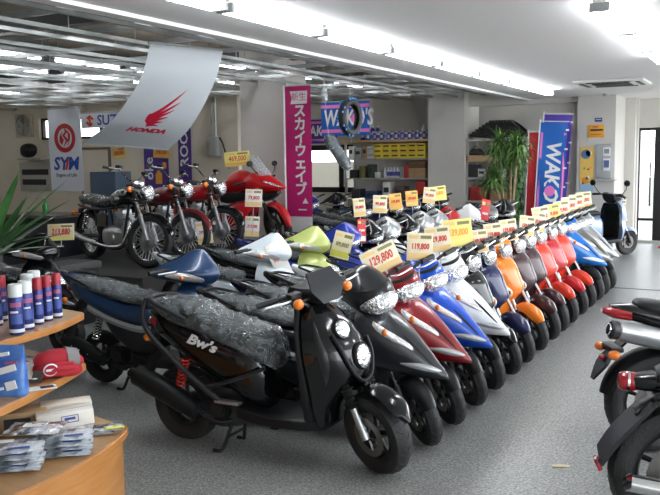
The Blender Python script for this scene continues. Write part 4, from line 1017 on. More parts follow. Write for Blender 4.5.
def bottle(h, r_, m, cm, name='bottle'):
    t = thing(name, (0, 0, 0), 0, 'x', 'bottle'); g = G(); g.lathe([(r_*.9, 0), (r_, .01), (r_, h*.70), (r_*.85, h*.78), (r_*.45, h*.84), (r_*.42, h*.88)], (0, 0, 0), (0, 0, 1), 14); b = obj('body', g, m, t)
    g = G(); g.lathe([(r_*.5, h*.87), (r_*.5, h), (r_*.44, h)], (0, 0, 0), (0, 0, 1), 12); obj('cap', g, cm, t)
    g = G(); g.lathe([(r_*1.02, h*.2), (r_*1.02, h*.6)], (0, 0, 0), (0, 0, 1), 14, False); obj('label_band', g, BOTM[1], b); return t
b0 = bottle(.17, .034, BOTM[0], CAPM[0]); k = 0
for i in range(18):
    x = -7.30+.078*i+rg.uniform(-.006, .006); y = 15.22+rg.uniform(-.01, .01); lab = 'small bottle in the row along the wooden top board of the shelving'; gr = 'bottles on the shelving top'
    m_ = BOTM[(i*3) % 4]
    if i == 0: b0.location = (x, y, ZT+.045); setp(b0, lab, 'bottle', gr)
    else: dup(b0, (x, y, ZT+.045), 0, {'body': m_, 'cap': CAPM[i % 2], 'label_band': BOTM[(i*5+1) % 4]}, lab, gr)
b1 = bottle(.30, .05, BOTM[0], CAPM[0])
for i in range(4):
    loc = (-7.50+.115*i, 15.40, ZT+.045); lab = 'tall purple bottle at the left end of the wooden top board'; gr = 'tall bottles on the shelving top'
    if i == 0: b1.location = loc; setp(b1, lab, 'bottle', gr)
    else: dup(b1, loc, 0, None, lab, gr)
b2 = dup(b1, (-6.12, 15.36, ZT+.045), 0, {'body': CAPM[0]}, 'stout white bottle at the right end of the wooden top board'); del b2['group']
def carton(d, mat, loc, label, group=None, name='carton', rz=0, cat_='box', lid=True, lm=None):
    t = thing(name, loc, rz, label, cat_, group); g = G(); g.box((0, 0, d[2]/2), d, None, .004); b = obj('body', g, mat, t)
    if lid: g = G(); g.box((0, -d[1]/2-.001, d[2]*.55), (d[0]*.7, .003, d[2]*.3)); obj('front_label', g, lm or DBOX, t)
    return t
c0 = None
for j in range(3):
    for i in range(6):
        loc = (-7.03+.19*i+rg.uniform(-.004, .004), 15.26, 1.706+.098*j); lab = 'yellow box in the stacked rows on the upper shelf'
        if not c0: c0 = carton((.178, .3, .095), YEL, loc, lab, 'yellow boxes on the upper shelf')
        else: dup(c0, loc, 0, None, lab)
for i, (x, w, h, m_, lb) in enumerate(((-7.66, .11, .26, WHB, 'upright white box at the left end of the upper shelf'), (-7.50, .14, .22, LGREY, 'grey box beside the upright white box on the upper shelf'), (-7.35, .10, .27, CARD, 'brown box between grey and white boxes on the upper shelf'))): carton((w, .25, h), m_, (x, 15.27, 1.706), lb)
carton((.17, .25, .13), WHB, (-7.2, 15.27, 1.706), 'lower of two white boxes left of the yellow ones', lm=LGREY); carton((.16, .25, .12), WHB, (-7.2, 15.27, 1.838), 'upper of two white boxes left of the yellow ones', lm=LGREY)
b3 = None
for i in range(7):
    loc = (-6.92+.068*i, 15.24, 1.306); lab = 'pale slim bottle in the cluster on the middle shelf'
    if not b3: b3 = bottle(.21, .030, BOTM[1], CAPM[0]); b3.location = loc; setp(b3, lab, 'bottle', 'slim bottles on the middle shelf')
    else: dup(b3, loc, 0, {'label_band': BOTM[(i*2) % 4]}, lab)
for j, (h, lb) in enumerate(((.10, 'lowest flat brown carton at the right end of the middle shelf'), (.09, 'second flat brown carton from below on the middle shelf'), (.15, 'darker top carton of the stack on the middle shelf'))): carton((.38, .3, h), CARD if j < 2 else pmat('dark_cardboard', (.16, .09, .05), .8), (-6.18, 15.27, 1.306+(0, .103, .196)[j]), lb, lid=False)
for i, (x, w, h, m_, lb) in enumerate(((-7.62, .18, .17, DBOX, 'dark case at the left end of the middle shelf'), (-7.42, .12, .24, pmat('olive_card', (.16, .14, .06), .7), 'olive box on the middle shelf'), (-7.23, .13, .28, pmat('dark_green_card', (.05, .07, .04), .6), 'tall dark green box on the middle shelf'), (-7.08, .09, .12, WHB, 'small white box standing before the slim bottles'), (-6.48, .16, .20, LGREY, 'grey box right of the slim bottles'), (-6.40, .10, .26, pmat('red_card', (.40, .04, .04), .6), 'red box before the brown cartons'))): carton((w, .22 if i != 5 else .1, h), m_, (x, 15.28 if i != 5 else 15.16, 1.306), lb, lid=i in (0, 2))
for i, (x, w, h, m_, lb) in enumerate(((-7.55, .2, .2, DBOX, 'black case at the left end of the lower shelf'), (-7.2, .25, .16, pmat('toolbox_blue', (.03, .08, .25), .5), 'blue tool box on the lower shelf'), (-6.85, .16, .34, WHB, 'tall white carton in the middle of the lower shelf'), (-6.55, .2, .26, pmat('brown_case', (.10, .06, .05), .6), 'brown case right of the tall white carton'), (-6.1, .2, .36, pmat('red_can', (.5, .03, .03), .4), 'red container at the right end of the lower shelf'))): carton((w, .28, h), m_, (x, 15.27, .876), lb, lid=i != 4)
# right bay: tyres in a row over grey shelf, wooden shelf below
t = thing('shelving_bay', (-4.55, 15.35, 0), 0, 'grey wall shelving bay carrying a row of tyres beside the pillar', 'shelving')
for z, m_ in ((2.03, STEELW), (1.30, STEELW), (.85, STEELW)):
    g = G(); g.box((0, 0, z), (1.17, .55, .045)); obj('shelf', g, m_, t)
g = G(); g.box((0, 0, 1.68), (1.17, .5, .12)); obj('wooden_shelf', g, RAWWOOD, t)
for x in (-.565, .565):
    g = G(); g.box((x, 0, 1.03), (.035, .5, 2.06)); obj('side_panel', g, STEELW, t)
def tyre_g(r_, w):
    g = G(); h = w/2; g.torus_lathe([(r_*.66, -h*.7), (r_*.72, -h*.95), (r_*.88, -h), (r_*.97, -h*.7), (r_, 0), (r_*.97, h*.7), (r_*.88, h), (r_*.72, h*.95), (r_*.66, h*.7), (r_*.69, h*.4), (r_*.9, h*.75), (r_*.93, 0), (r_*.9, -h*.75), (r_*.69, -h*.4)], (0, 0, 0), (0, 1, 0), 36)
    n = 26
    for i in range(n):
        for s_ in (-1, 1):
            p = [V(((r_-.004-.02*(j/2)**2)*math.cos(2*PI*(i+.2*j)/n), s_*h*(.15+.28*j), (r_-.004-.02*(j/2)**2)*math.sin(2*PI*(i+.2*j)/n))) for j in range(3)]
            g.tube(p, .005, 4)
    return g
ty = None
for i in range(14):
    loc = V((-4.90+.058*i, 15.34, 2.055)); rr_ = .25
    a = R(6+min(i, 6)*5.5)                       # leaning to the left
    if ty is None:
        ty = obj('tyre', tyre_g(rr_, .055), RUBBER); setp(ty, 'black tyre leaning in the packed row on the grey shelf', 'tyre', 'tyres leaning on the grey shelf')
        o_ = ty
    else: o_ = ty.copy(); link(o_)
    o_.rotation_euler = (0, R(0), R(90)); o_.matrix_basis = M.Translation(loc+V((0, 0, rr_*math.cos(R(90)-a)*1.0+.03))) @ M.Rotation(-(PI/2-a)*1.0, 4, 'Y') @ M.Rotation(PI/2, 4, 'Z')
for i, (x, w, h, m_, lb) in enumerate(((-4.98, .30, .13, DBOX, 'black bag on the wooden shelf under the tyres'), (-4.62, .28, .12, pmat('charcoal_bag', (.02, .02, .022), .7), 'charcoal bag at the middle of the wooden shelf'))):
    g = G(); g.loft([sx(-w/2, .06, 0, .04), sx(-w/4, .1, 0, h), sx(0, .1, 0, h*.9), sx(w/4, .1, 0, h), sx(w/2, .06, 0, .04)], k=3); tb = thing('bag', (x, 15.25, 1.74), 0, lb, 'bag'); obj('body', g, m_, tb)
    g = G(); g.tube([(-.06, -.03, h*.85), (-.03, -.04, h+.04), (.03, -.04, h+.04), (.06, -.03, h*.85)], .006, 6, 3); obj('handle', g, IRON, tb)
for i, (x, w, h, m_, lb) in enumerate(((-5.0, .2, .24, DBOX, 'dark case on the shelf under the wooden board'), (-4.83, .14, .16, WHB, 'first white box on the shelf under the wooden board'), (-4.64, .12, .18, CARD, 'small brown box between white boxes in the bay'), (-4.46, .14, .14, WHB, 'right white box on the shelf under the wooden board'))): carton((w, .25, h), m_, (x, 15.24, 1.323), lb)
for i, (x, w, h, m_, lb) in enumerate(((-4.9, .3, .26, pmat('crate_red', (.42, .03, .03), .5), 'red crate low in the tyre bay'), (-4.5, .3, .18, CARD, 'brown carton low in the tyre bay behind the tree'))): carton((w, .3, h), m_, (x, 15.24, .873), lb, lid=False)
# ------------------------------------------------------------------ tyre, cover and small things hung on cords
def hang(name, loc, ztop, label, cat_):
    t = thing(name, loc, 0, label, cat_); return t
t = hang('suspended_tyre', (-4.55, 9.0, 2.235), 2.86, 'black tyre wrapped in blue patterned tape hung before the blue banner', 'tyre')
g = tyre_g(.235, .10); o_ = obj('rubber', g, RUBBER, t); o_.rotation_euler = (0, 0, R(85))
TAPEB = pmat('tape_blue', (.03, .22, .6), .5); rr2 = random.Random(4)
for i in range(26):
    g = G(); a = 2*PI*i/26; c = V((.232*math.cos(a), rr2.choice((-.045, -.03, .045, .03)), .232*math.sin(a))); g.ell(c, (.017, .012, .017), None, 7, 5); o_ = obj('blue_spot', g, TAPEB, t); o_.rotation_euler = (0, 0, R(85))
g = G(); g.tube([(0, 0, .22), (0, 0, .63)], .004, 5); g.tube([(0, 0, -.20), (.01, 0, -.33)], .003, 5); obj('cord', g, LGREY, t)
t = hang('wrapped_saddle', (-4.47, 8.5, 1.80), 2.86, 'black seat in clear plastic dangling on a cord', 'saddle')
q = M.Rotation(R(55), 4, 'Y')
g = G(q); g.loft([sx(-.22, .05, -.03, .03), sx(-.18, .085, -.05, .055), sx(0, .09, -.05, .05), sx(.16, .08, -.05, .06), sx(.22, .04, -.02, .03)], k=4); s1 = obj('cushion', g, SEATM, t)
g = G(q); g.loft([sx(-.24, .06, -.04, .04), sx(-.18, .097, -.06, .067), sx(0, .10, -.062, .062), sx(.16, .09, -.06, .07), sx(.24, .05, -.03, .04)], k=5); obj('plastic_cover', g, WRAP, s1, noise_amp=.01, noise_sc=18)
g = G(); g.tube([(-.12, 0, .17), (-.20, 0, 1.05)], .003, 5); obj('cord', g, LGREY, t)
g = G(); g.tube([(.1, 0, -.16), (.12, -.01, -.30)], .003, 5); obj('tag_string', g, LGREY, t)
t = hang('plastic_bag', (-4.75, 8.7, 2.55), 2.86, 'small clear plastic bag hanging from the steel grid', 'bag')
g = G(); g.loft([sx(-.03, .03, -.12, .02, 2), sx(0, .05, -.14, .06, 2), sx(.03, .03, -.12, .02, 2)], k=4); obj('body', g, WRAPW, t, noise_amp=.01, noise_sc=20)
g = G(); g.tube([(0, 0, .04), (0, 0, .31)], .003, 5); obj('cord', g, LGREY, t)
# ------------------------------------------------------------------ left wall things
t = thing('wall_fan', (-14.15, WY-.06, 2.52), 0, 'square white wall fan high on the beige wall beside the window', 'fan')
g = G(); g.box((0, .03, 0), (.50, .06, .50), None, .01); obj('frame', g, pmat('fan_housing', (.50, .44, .33), .5), t)
g = G(); g.torus_lathe([(.19, -.005), (.21, -.03), (.22, -.005)], (0, 0, 0), (0, 1, 0), 28)
for r_ in (.05, .085, .12, .155): g.torus_lathe([(r_-.003, -.03), (r_+.003, -.03), (r_, -.034)], (0, 0, 0), (0, 1, 0), 28)
for i in range(12): a = 2*PI*i/12; g.tube([(.04*math.cos(a), -.032, .04*math.sin(a)), (.20*math.cos(a), -.022, .20*math.sin(a))], .003, 4)
obj('guard', g, GALV, t)
for i in range(4):
    a = 2*PI*i/4; g = G(); c = V((.1*math.cos(a), -.008, .1*math.sin(a))); g.ell(c, (.085, .008, .055), M.Rotation(-a, 3, 'Y') @ M.Rotation(R(20), 3, 'X')); obj('blade', g, pmat('fan_blade_grey', (.20, .20, .18), .4) if i == 0 else bpy.data.materials['fan_blade_grey'], t)
g = G(); g.lathe([(.04, -.045), (.045, -.02)], (0, 0, 0), (0, 1, 0), 16); obj('hub', g, LGREY, t)
# conduit, switch box
t = thing('switch_box', (-9.10, WY-.06, 1.98), 0, 'grey electric switch box with conduits on the far wall', 'switch box')
g = G(); g.box((0, 0, 0), (.24, .12, .36), None, .01); obj('case', g, LGREY, t)
g = G(); g.box((0, -.065, 0), (.19, .012, .28), None, .004); obj('cover', g, STEELW, t)
for x in (-.05, .04):
    g = G(); g.tube([(x, 0, .18), (x, .01, .9)], .02, 8); obj('conduit', g, GALV, t)
g = G(); g.tube([(.10, 0, .17), (.18, 0, .08), (.26, 0, -.15), (.33, 0, -.42)], .014, 8, 5); obj('cable', g, CABLE, t)
g = G()
for a, b, c, d in ((-12.55, -12.50, .0, 2.02), (-11.78, -11.73, 0, 2.02), (-12.5, -11.78, 1.97, 2.02)): g.box(((a+b)/2, WY-.015, (c+d)/2), (b-a, .04, d-c))
d2 = struct('door_2', g, pmat('door_frame_brown', (.17, .13, .09), .6)); g = G(); g.box((-12.14, WY-.008, .98), (.72, .02, 1.96)); obj('door_leaf', g, BEIGE, d2); g = G(); g.ell((-11.86, WY-.04, .98), (.03, .03, .03)); obj('door_handle', g, CHROME, d2)
t = thing('locker', (-10.25, 10.8, 0), 0, 'blue grey steel locker behind the first motorcycle', 'locker')
g = G(); g.box((0, 0, .775), (.60, .4, 1.55), None, .008); obj('case', g, pmat('locker_blue', (.07, .11, .17), .5), t)
g = G(); g.box((0, -.205, .79), (.54, .012, 1.42), None, .003); dd = obj('door', g, pmat('locker_door_blue', (.08, .125, .19), .5), t); g = G(); g.box((.2, -.22, .85), (.03, .02, .12), None, .004); obj('handle', g, ALU, dd)
# ------------------------------------------------------------------ platform
g = G(); g.box((-7.02, 8.20, .24), (2.3, 3.2, .48)); setp(obj('display_platform', g, CARPET), 'low carpeted platform under the motorcycles', 'platform')

# ------------------------------------------------------------------ vehicles
PL = .48
def P_(**k): return k
BWS = make_scooter(P_(style='bws', wb=1.31, r=.238, tw=.125, rake=26, steer=-25, body=BLACK, spring=REDSP), 'black off-road styled scooter nearest the camera with red rear spring')
SPT = make_scooter(P_(style='sport', wb=1.235, r=.212, tw=.09, steer=-44, body=GREY), 'dark grey scooter parked second in the front row')
RET = make_scooter(P_(style='retro', wb=1.20, r=.210, tw=.085, steer=-44, body=ORANGE, lever=CHROME), 'bright orange scooter with an orange rounded mudguard')
JOG = make_scooter(P_(style='jog', wb=1.235, r=.212, tw=.09, steer=2, body=STEELB, spring=CHROME), 'steel blue scooter at the near end of the second row')
FX = -1.78
BWS.location = (-1.83-.655, 3.90, 0)
sx0 = FX-.6175; rx0 = FX-.60
SPT.location = (sx0, 4.40, 0); SPT['group'] = 'scooters in the front row'; BWS['group'] = 'scooters in the front row'; RET['group'] = 'scooters in the front row'
jr = random.Random(5)
FG = 'scooters in the front row'
for y, m_, lb in ((4.82, RED, 'deep red scooter between the grey and the bright blue one'), (5.26, BLUE, 'bright blue scooter with a pointed nose between red and white'), (5.69, WHITE, 'white scooter with a pointed nose beside the bright blue one')):
    dup(SPT, (sx0, y, 0), R(jr.uniform(-1.2, 1.2)), {'front_cover': m_, 'handlebar_cowl': m_, 'rear_body': BLACK if m_ in (RED, BLUE) else m_}, lb, FG)
RET.location = (rx0, 7.04, 0)
def ret(y, m_, lb, cowl=None, shield=None, fen=None):
    return dup(RET, (rx0, y, 0), R(jr.uniform(-1.5, 1.5)), {'front_cover': m_, 'rear_body': m_, 'front_fender': fen or m_, 'handlebar_cowl': cowl or m_, 'front_badge_strip': shield or m_, 'leg_shield': PLAST}, lb, FG)
ret(6.14, BLACK, 'black scooter next to the white one in the front row')
ret(6.56, NAVY, 'navy blue scooter just before the orange one')
ret(7.49, BROWN, 'dark brown scooter directly after the orange one')
ret(7.91, BROWN, 'dark brown scooter next to the vermilion one')
ret(8.33, VERM, 'vermilion scooter first of the three reddish ones', SILV)
ret(8.80, CRIM, 'crimson scooter in the middle of the three reddish ones', SILV)
ret(9.28, VERM, 'vermilion scooter last of the reddish ones, next to azure', SILV)
for y, m_, lb in ((9.76, SKYB, 'azure scooter with a white nose tip near the row end'), (10.20, DSIL, 'dull silver scooter second from the far end'), (10.64, SILV, 'bright silver scooter at the far end of the front row')):
    dup(SPT, (sx0, y, 0), R(jr.uniform(-1.2, 1.2)), {'front_cover': m_, 'handlebar_cowl': m_, 'rear_body': m_, 'nose_trim': WHITE if m_ == SKYB else SILV}, lb, FG)
# second row
JOR = make_scooter(P_(style='jog', wb=1.235, r=.212, tw=.09, steer=-38, body=RBLUE, spring=CHROME, headlens=True), 'royal blue scooter behind the grey and red ones')
JX = -4.10; SG2 = 'scooters in the second row'
JOG.location = (JX+.16, 4.64, 0); JOG['group'] = SG2
def jog(y, m_, lb, dx=0., b2=None, src=None):
    return dup(src or JOG, (JX+dx, y, 0), R(jr.uniform(-2, 2)), {'front_cover': m_, 'handlebar_cowl': m_, 'rear_body': b2 or m_, 'leg_shield': PLAST}, lb, SG2)
jog(5.92, PEARL, 'pearl white scooter beside the steel blue one')
jog(6.62, LIME, 'lime green scooter in the second row', 0, BLACK)
JOR.location = (JX+.05, 7.26, 0); JOR['group'] = SG2
_jog = jog
def jog(y, m_, lb, dx=0., b2=None): return _jog(y, m_, lb, dx, b2, JOR)
jog(7.70, BLACK, 'black scooter right of the royal blue one in the second row', .1)
jog(8.12, SILV, 'silver scooter right of the black one in the second row', .12)
jog(8.58, BLACK, 'black scooter between silver ones in the second row', .15)
jog(9.05, SILV, 'silver scooter behind the second black one in the second row', .15)
jog(9.52, SILV, 'silver scooter next to the red one in the second row', .15)
jog(9.98, CRIM, 'red scooter in the second row with a white apron beside it', .15, DGREY)
jog(10.55, WHITE, 'large white scooter at the far end of the second row', .25)
jog(11.15, DSIL, 'grey scooter at the far end behind the azure one', .3)
jog(11.7, BLACK, 'black scooter with mirrors before the potted tree', .4)
# third row in the shadow
G3 = 'dark scooters in the third row'
for i, (y, m_, lb) in enumerate(((9.35, BLACK, 'black scooter behind the lime one in the third row'), (9.85, NAVY, 'navy scooter in the third row below the hanging seat'), (10.35, BLACK, 'black scooter in the third row before the shelving'), (10.85, STEELB, 'blue scooter in the third row before the shelving'), (11.4, BLACK, 'black scooter deep in the third row by the pillar'), (11.95, GREY, 'grey scooter deep in the third row by the pillar'))):
    o_ = dup(JOR if i % 2 else SPT, (-5.78+.06*i, y+1.85, 0), R(jr.uniform(-4, 4)), {'front_cover': m_, 'handlebar_cowl': m_, 'rear_body': m_}, lb, G3)
for i, (y, m_, lb) in enumerate(((12.0, BLACK, 'black scooter in the rearmost row under the window'), (12.7, RBLUE, 'blue scooter in the rearmost row under the window'), (13.4, BLACK, 'black scooter in the rearmost row before the shelving'))):
    dup(SPT if i % 2 else JOR, (-7.75+.2*i, y+.0, 0), R(jr.uniform(-6, 6)), {'front_cover': m_, 'handlebar_cowl': m_, 'rear_body': m_}, lb, 'scooters in the rearmost row')
# left, behind the display table
G4 = 'dark scooters behind the display table'
dup(JOG, (-6.10, 5.17, 0), R(-3), {'front_cover': BLACK, 'handlebar_cowl': BLACK, 'rear_body': BLACK}, 'black scooter behind the spray cans with a price card', G4)
dup(SPT, (-6.55, 4.25, 0), R(2), {'front_cover': BLACK, 'handlebar_cowl': BLACK, 'rear_body': BLACK}, 'black scooter at the left edge behind the spiky plant', G4)
# motorcycles on the platform
CLA = make_moto(P_(style='classic', tank=BLACK, fender=BLACK, rfender=BLACK, steer=24), 'classic motorcycle with black tank at the left end of the platform', 'classic motorcycles on the platform')
YW = R(-18)
def moto_at(fx_, fy_): return (fx_-.70*math.cos(YW), fy_-.70*math.sin(YW), PL)
CLA.location = moto_at(-6.34, 7.28); CLA.rotation_euler = (0, 0, YW)
dup(CLA, moto_at(-6.34, 8.02), YW, {'fuel_tank': WINE, 'front_fender': WINE, 'side_cover': WINE}, 'classic motorcycle with wine red tank and mudguard', None)
dup(CLA, moto_at(-6.34, 8.74), YW, {'fuel_tank': SPRED, 'side_cover': SPRED}, 'classic motorcycle with black mudguard beside the red sport motorcycle')
SPO = make_moto(P_(style='sport', tank=SPRED, fender=SPRED, rfender=PLAST, r=.30, tw=.10, steer=-24), 'red sport motorcycle with fairing before the grey pillar')
SPO.location = (-6.03-.74*math.cos(R(-3)), 9.62-.74*math.sin(R(-3)), PL); SPO.rotation_euler = (0, 0, R(-3)); SPO.scale = (1.05, 1.05, 1.05)
# right foreground pair
NKD = make_moto(P_(style='sport', tank=IRON, fender=BLACK, rfender=PLAST, r=.30, tw=.11, rtw=.15, steer=-12, tail=BLACK, highpipe=True, pipe=ALU), 'black motorcycle with high silver silencer at the right edge')
NKD.location = (.10, 5.28, 0); NKD.rotation_euler = (0, 0, R(28))
CUS = make_moto(P_(style='classic', tank=BLACK, fender=BLACK, rfender=PLAST, r=.33, tw=.12, rtw=.17, steer=-12, wrap=False, rim=IRON, engine=DMET, cast=True), 'black motorcycle with fat rear tyre at the lower right corner')
CUS.location = (.42, 3.93, 0); CUS.rotation_euler = (0, 0, R(13))
for ch in list(CUS.children):
    if ch.name.split('.')[0] in ('tail_light', 'rear_signal', 'rear_fender'):
        for q in list(ch.children): bpy.data.objects.remove(q)
        bpy.data.objects.remove(ch)
g = G(); g.loft([sx(-.78, .07, .70, .80, 3), sx(-.88, .055, .70, .78, 3), sx(-.93, .04, .71, .77, 3)], k=3); tl = obj('tail_light', g, BLACK, CUS); fender(CUS, -.70, .33, .375, 40, 128, .075, None, PLAST, .2, .03, 'rear_fender')
g = G(); g.lathe([(.034, -.03), (.043, 0), (.043, .045), (.034, .06), (.012, .066)], (-.93, 0, .735), (-1, 0, .05), 22); obj('tail_lens', g, REDL, tl)
g = G(); g.lathe([(.044, -.006), (.046, .004)], (-.95, 0, .736), (-1, 0, .05), 22, False); obj('lamp_ring', g, CHROME, tl)
g = G(); g.loft([[V((-.86, -.12, .66)), V((-.86, .12, .66)), V((-.84, .12, .66)), V((-.84, -.12, .66))], [V((-1.00, -.13, .50)), V((-1.0, .13, .50)), V((-.98, .13, .495)), V((-.98, -.13, .495))], [V((-1.07, -.13, .385)), V((-1.07, .13, .385)), V((-1.055, .13, .38)), V((-1.055, -.13, .38))]], k=3); pl = obj('number_plate_holder', g, DGREY, CUS)
g = G(); g.box((-1.075, -.07, .372), (.02, .055, .06), M.Rotation(R(-25), 3, 'Y'), .006); obj('reflector', g, REDL, pl)
for y in (-.05, .05):
    g = G(); g.lathe([(.018, 0), (.018, .012), (.01, .016)], (-.905, y, .605), (-.75, 0, .65), 12); obj('bolt', g, IRON, pl)
# black and lavender scooter by the pillar
RT2 = make_scooter(P_(style='retro', wb=1.20, r=.210, tw=.085, steer=-6, body=LAV, lever=CHROME, wrap=False), 'x')
RB = dup(RT2, (-2.72, 14.25, 0), R(3), {'front_cover': LAV, 'rear_body': LAV, 'front_fender': LAV, 'handlebar_cowl': BLACK, 'leg_shield': BLACK, 'front_badge_strip': LAV}, 'lavender scooter with black leg shield parked by the pillar')
for q in list(RT2.children_recursive)+[RT2]: bpy.data.objects.remove(q)
RB.rotation_euler = (0, 0, R(57)); RB.location = (-2.42, 14.0, 0); RB.scale = (1.08, 1.08, 1.08)
def add_mirrors(root, sides=(-1, 1)):
    for sg in sides:
        g = G(); g.tube([(.225, sg*.2, .965), (.22, sg*.30, 1.06), (.20, sg*.32, 1.12)], .006, 6, 3); ms = obj('mirror', g, IRON, root)
        g = G(); g.ell((.19, sg*.34, 1.155), (.018, .06, .05)); obj('mirror_head', g, IRON, ms)
add_mirrors(RB)
# ------------------------------------------------------------------ price cards
CC = [pmat('card_cream', (.76, .69, .50), .5), pmat('card_yellow', (.84, .74, .22), .5), pmat('card_white', (.78, .76, .72), .5), pmat('card_orange', (.80, .45, .10), .5), pmat('card_red', (.62, .03, .04), .5)]
BANDC = pmat('band_amber', (.80, .55, .22), .5)
INKG = pmat('ink_olive', (.25, .22, .08), .5)
def card(loc, w, h, yaw, roll, price, label, col=0, stem=.10, group='price cards', band=BANDC, pitch=-8, ink=None, head=INKG):
    """card facing direction yaw (deg from +x), standing on a thin stem"""
    t = thing('price_card', loc, 0, label, 'price card', group)
    q = M.Rotation(R(yaw+90), 4, 'Z') @ M.Rotation(R(pitch), 4, 'X') @ M.Rotation(R(roll), 4, 'Y')
    t.matrix_basis = M.Translation(V(loc)) @ q
    g = G(); g.box((0, 0, stem+h/2), (w, .004, h), None, .001); obj('card', g, CC[col], t)
    if stem > 0:
        g = G(); g.tube([(0, .006, -.02), (0, .006, stem+h*.35)], .0045, 6); obj('stem', g, LGREY, t)
    y = -.003
    if band is not None:
        g = G(); g.box((0, y, stem+h*.16), (w*.94, .0012, h*.22)); obj('colour_band', g, band, t)
    for i, (x, ww) in enumerate(((-.26, .36), (.22, .42))):
        g = G(); g.box((x*w, y, stem+h*.85), (ww*w, .0012, h*.12)); obj('heading_line', g, head if i else BANDC, t)
    sz = min(h*.52, w*.30)
    text('price_lettering', price, sz, ink or INKR, t, frame((0, y-.0005, stem+h*.51), (1, 0, 0), (0, 0, 1)), .0008, 'CENTER', .1, .002, (w*.90)/(sz*.60*len(price)))
    return t
HXr = -2.17
Y1 = [(4.40, '129,800', 'grey'), (4.82, '119,800', 'deep red'), (5.26, '129,800', 'bright blue'), (5.69, '129,800', 'white')]
card((-2.05, 4.64, 0.91), .25, .165, -45, -22, '129,800', 'cream price card with red figures on the dark grey scooter of the front row', stem=.13)
card((-2.05, 5.06, 0.91), .18, .19, -58, 3, '119,800', 'cream price card with red figures on the deep red scooter', stem=.13)
card((-2.05, 5.50, 0.92), .185, .19, -58, -6, '129,800', 'cream price card with red figures on the bright blue scooter', stem=.13)
card((-2.05, 5.93, 0.92), .23, .21, -55, -5, '139,800', 'bright yellow price card on the white scooter of the front row', 1, .13, band=CC[1], ink=INKO)
card((-2.03, 6.38, 0.82), .155, .19, -52, -4, '149,800', 'price card on the black scooter of the front row', stem=.13)
card((-2.03, 6.80, 0.83), .17, .20, -50, -5, '159,800', 'price card on the navy scooter of the front row', stem=.13)
card((-2.03, 7.28, 0.83), .17, .20, -50, -6, '159,800', 'price card on the orange scooter of the front row', stem=.13)
card((-2.03, 7.73, 0.83), .16, .20, -50, 8, '159,800', 'price card on the brown scooter directly after the orange one', stem=.13)
card((-2.03, 8.15, 0.83), .15, .20, -48, 10, '159,800', 'price card on the brown scooter beside the vermilion one', stem=.14)
card((-2.03, 8.57, 0.83), .20, .22, -50, -8, '169,800', 'price card on the first vermilion scooter', stem=.15)
card((-2.03, 9.04, 0.83), .19, .22, -50, -6, '169,800', 'price card on the crimson scooter of the front row', 1, stem=.15)
card((-2.03, 9.52, 0.83), .20, .22, -50, -6, '169,800', 'price card on the vermilion scooter next to the azure one', stem=.16)
card((-2.05, 10.00, 0.85), .20, .22, -50, -4, '189,800', 'price card on the azure scooter', stem=.16)
card((-2.05, 10.44, 0.85), .20, .22, -50, -5, '189,800', 'price card on the dull silver scooter near the row end', stem=.17)
card((-2.05, 10.88, 0.85), .22, .22, -50, -4, '199,800', 'price card on the bright silver scooter at the row end', stem=.18)
# second row
card((-3.62, 5.90, 0.72), .155, .31, -28, -22, '99,800', 'white price card leaning on the pearl white scooter', 2, .02, band=INKW, head=INKK)
card((-3.60, 6.82, 0.76), .19, .26, -75, 14, '89,800', 'yellow green price card leaning on the lime scooter', 0, .02, band=pmat('ink_lime', (.55, .55, .08), .5), ink=INKG)
card((-3.60, 7.34, 0.86), .09, .24, -45, 3, '79,800', 'narrow red and white card on the royal blue scooter', 4, .02, band=INKW, ink=INKW)
card((-3.80, 7.74, 1.02), .13, .20, -60, -5, '89,800', 'price card on the black scooter right of the royal blue one', 0, .09)
card((-3.78, 8.16, 1.02), .16, .20, -60, 3, '99,800', 'price card on the silver scooter of the second row', 0, .10)
card((-3.76, 8.62, 1.02), .15, .19, -60, -6, '109,800', 'price card on the black scooter between silver ones', 3, .11, band=CC[3])
card((-3.76, 9.09, 1.02), .15, .19, -60, -3, '109,800', 'price card on the silver scooter behind the black one', 3, .12)
card((-3.76, 9.56, 1.02), .16, .20, -60, 8, '99,800', 'price card on the silver scooter next to the red one', 0, .13)
card((-3.76, 10.02, 1.02), .22, .19, -60, -6, '119,800', 'yellow price card on the red scooter of the second row', 1, .14, band=CC[1], ink=INKO)
card((-3.35, 10.55, 0.74), .14, .40, -38, 14, '149,800', 'tall red card leaning on the large white scooter', 4, .02, band=INKW, ink=INKW)
card((-5.85, 8.62, 0.03), .22, .23, -60, 3, '79,800', 'white price card on a stand behind the lime scooter', 2, 1.10)
# motorcycles and left side
card((-6.08, 8.02, 0.68), .19, .29, -58, -8, '299,000', 'white price card hung on the fork of the wine red motorcycle', 2, .02)
card((-5.93, 8.80, 0.70), .19, .27, -58, 4, '319,000', 'white price card hung on the fork of the third classic motorcycle', 2, .02)
card((-6.66, 9.58, 1.62), .36, .21, -62, -4, '469,000', 'yellow price card standing on the red sport motorcycle', 1, .02, band=CC[3])
card((-11.50, WY-.004, 1.78), .34, .22, -90, -6, '300,000', 'orange and yellow price card on the beige wall left of the purple banner', 3, 0, pitch=0, band=CC[1], ink=INKR)
card((-10.36, WY-.08, 1.78), .40, .22, -90, 3, '398,000', 'orange price card fixed on the purple wall banner', 3, 0, pitch=0, band=CC[3])
card((-5.80, 5.42, 0.97), .27, .155, -72, -2, '213,880', 'wide cream price card on the black scooter behind the spray cans', 0, .04, band=CC[1])
card((-6.12, 4.60, 0.97), .24, .15, -72, 2, '198,000', 'cream price card at the left edge below the spiky leaves', 0, .06, band=CC[1])
card((-2.10, 14.32, 0.84), .09, .16, -60, 5, '159,800', 'white tag hanging on the lavender scooter by the pillar', 2, .0, ink=INKK)

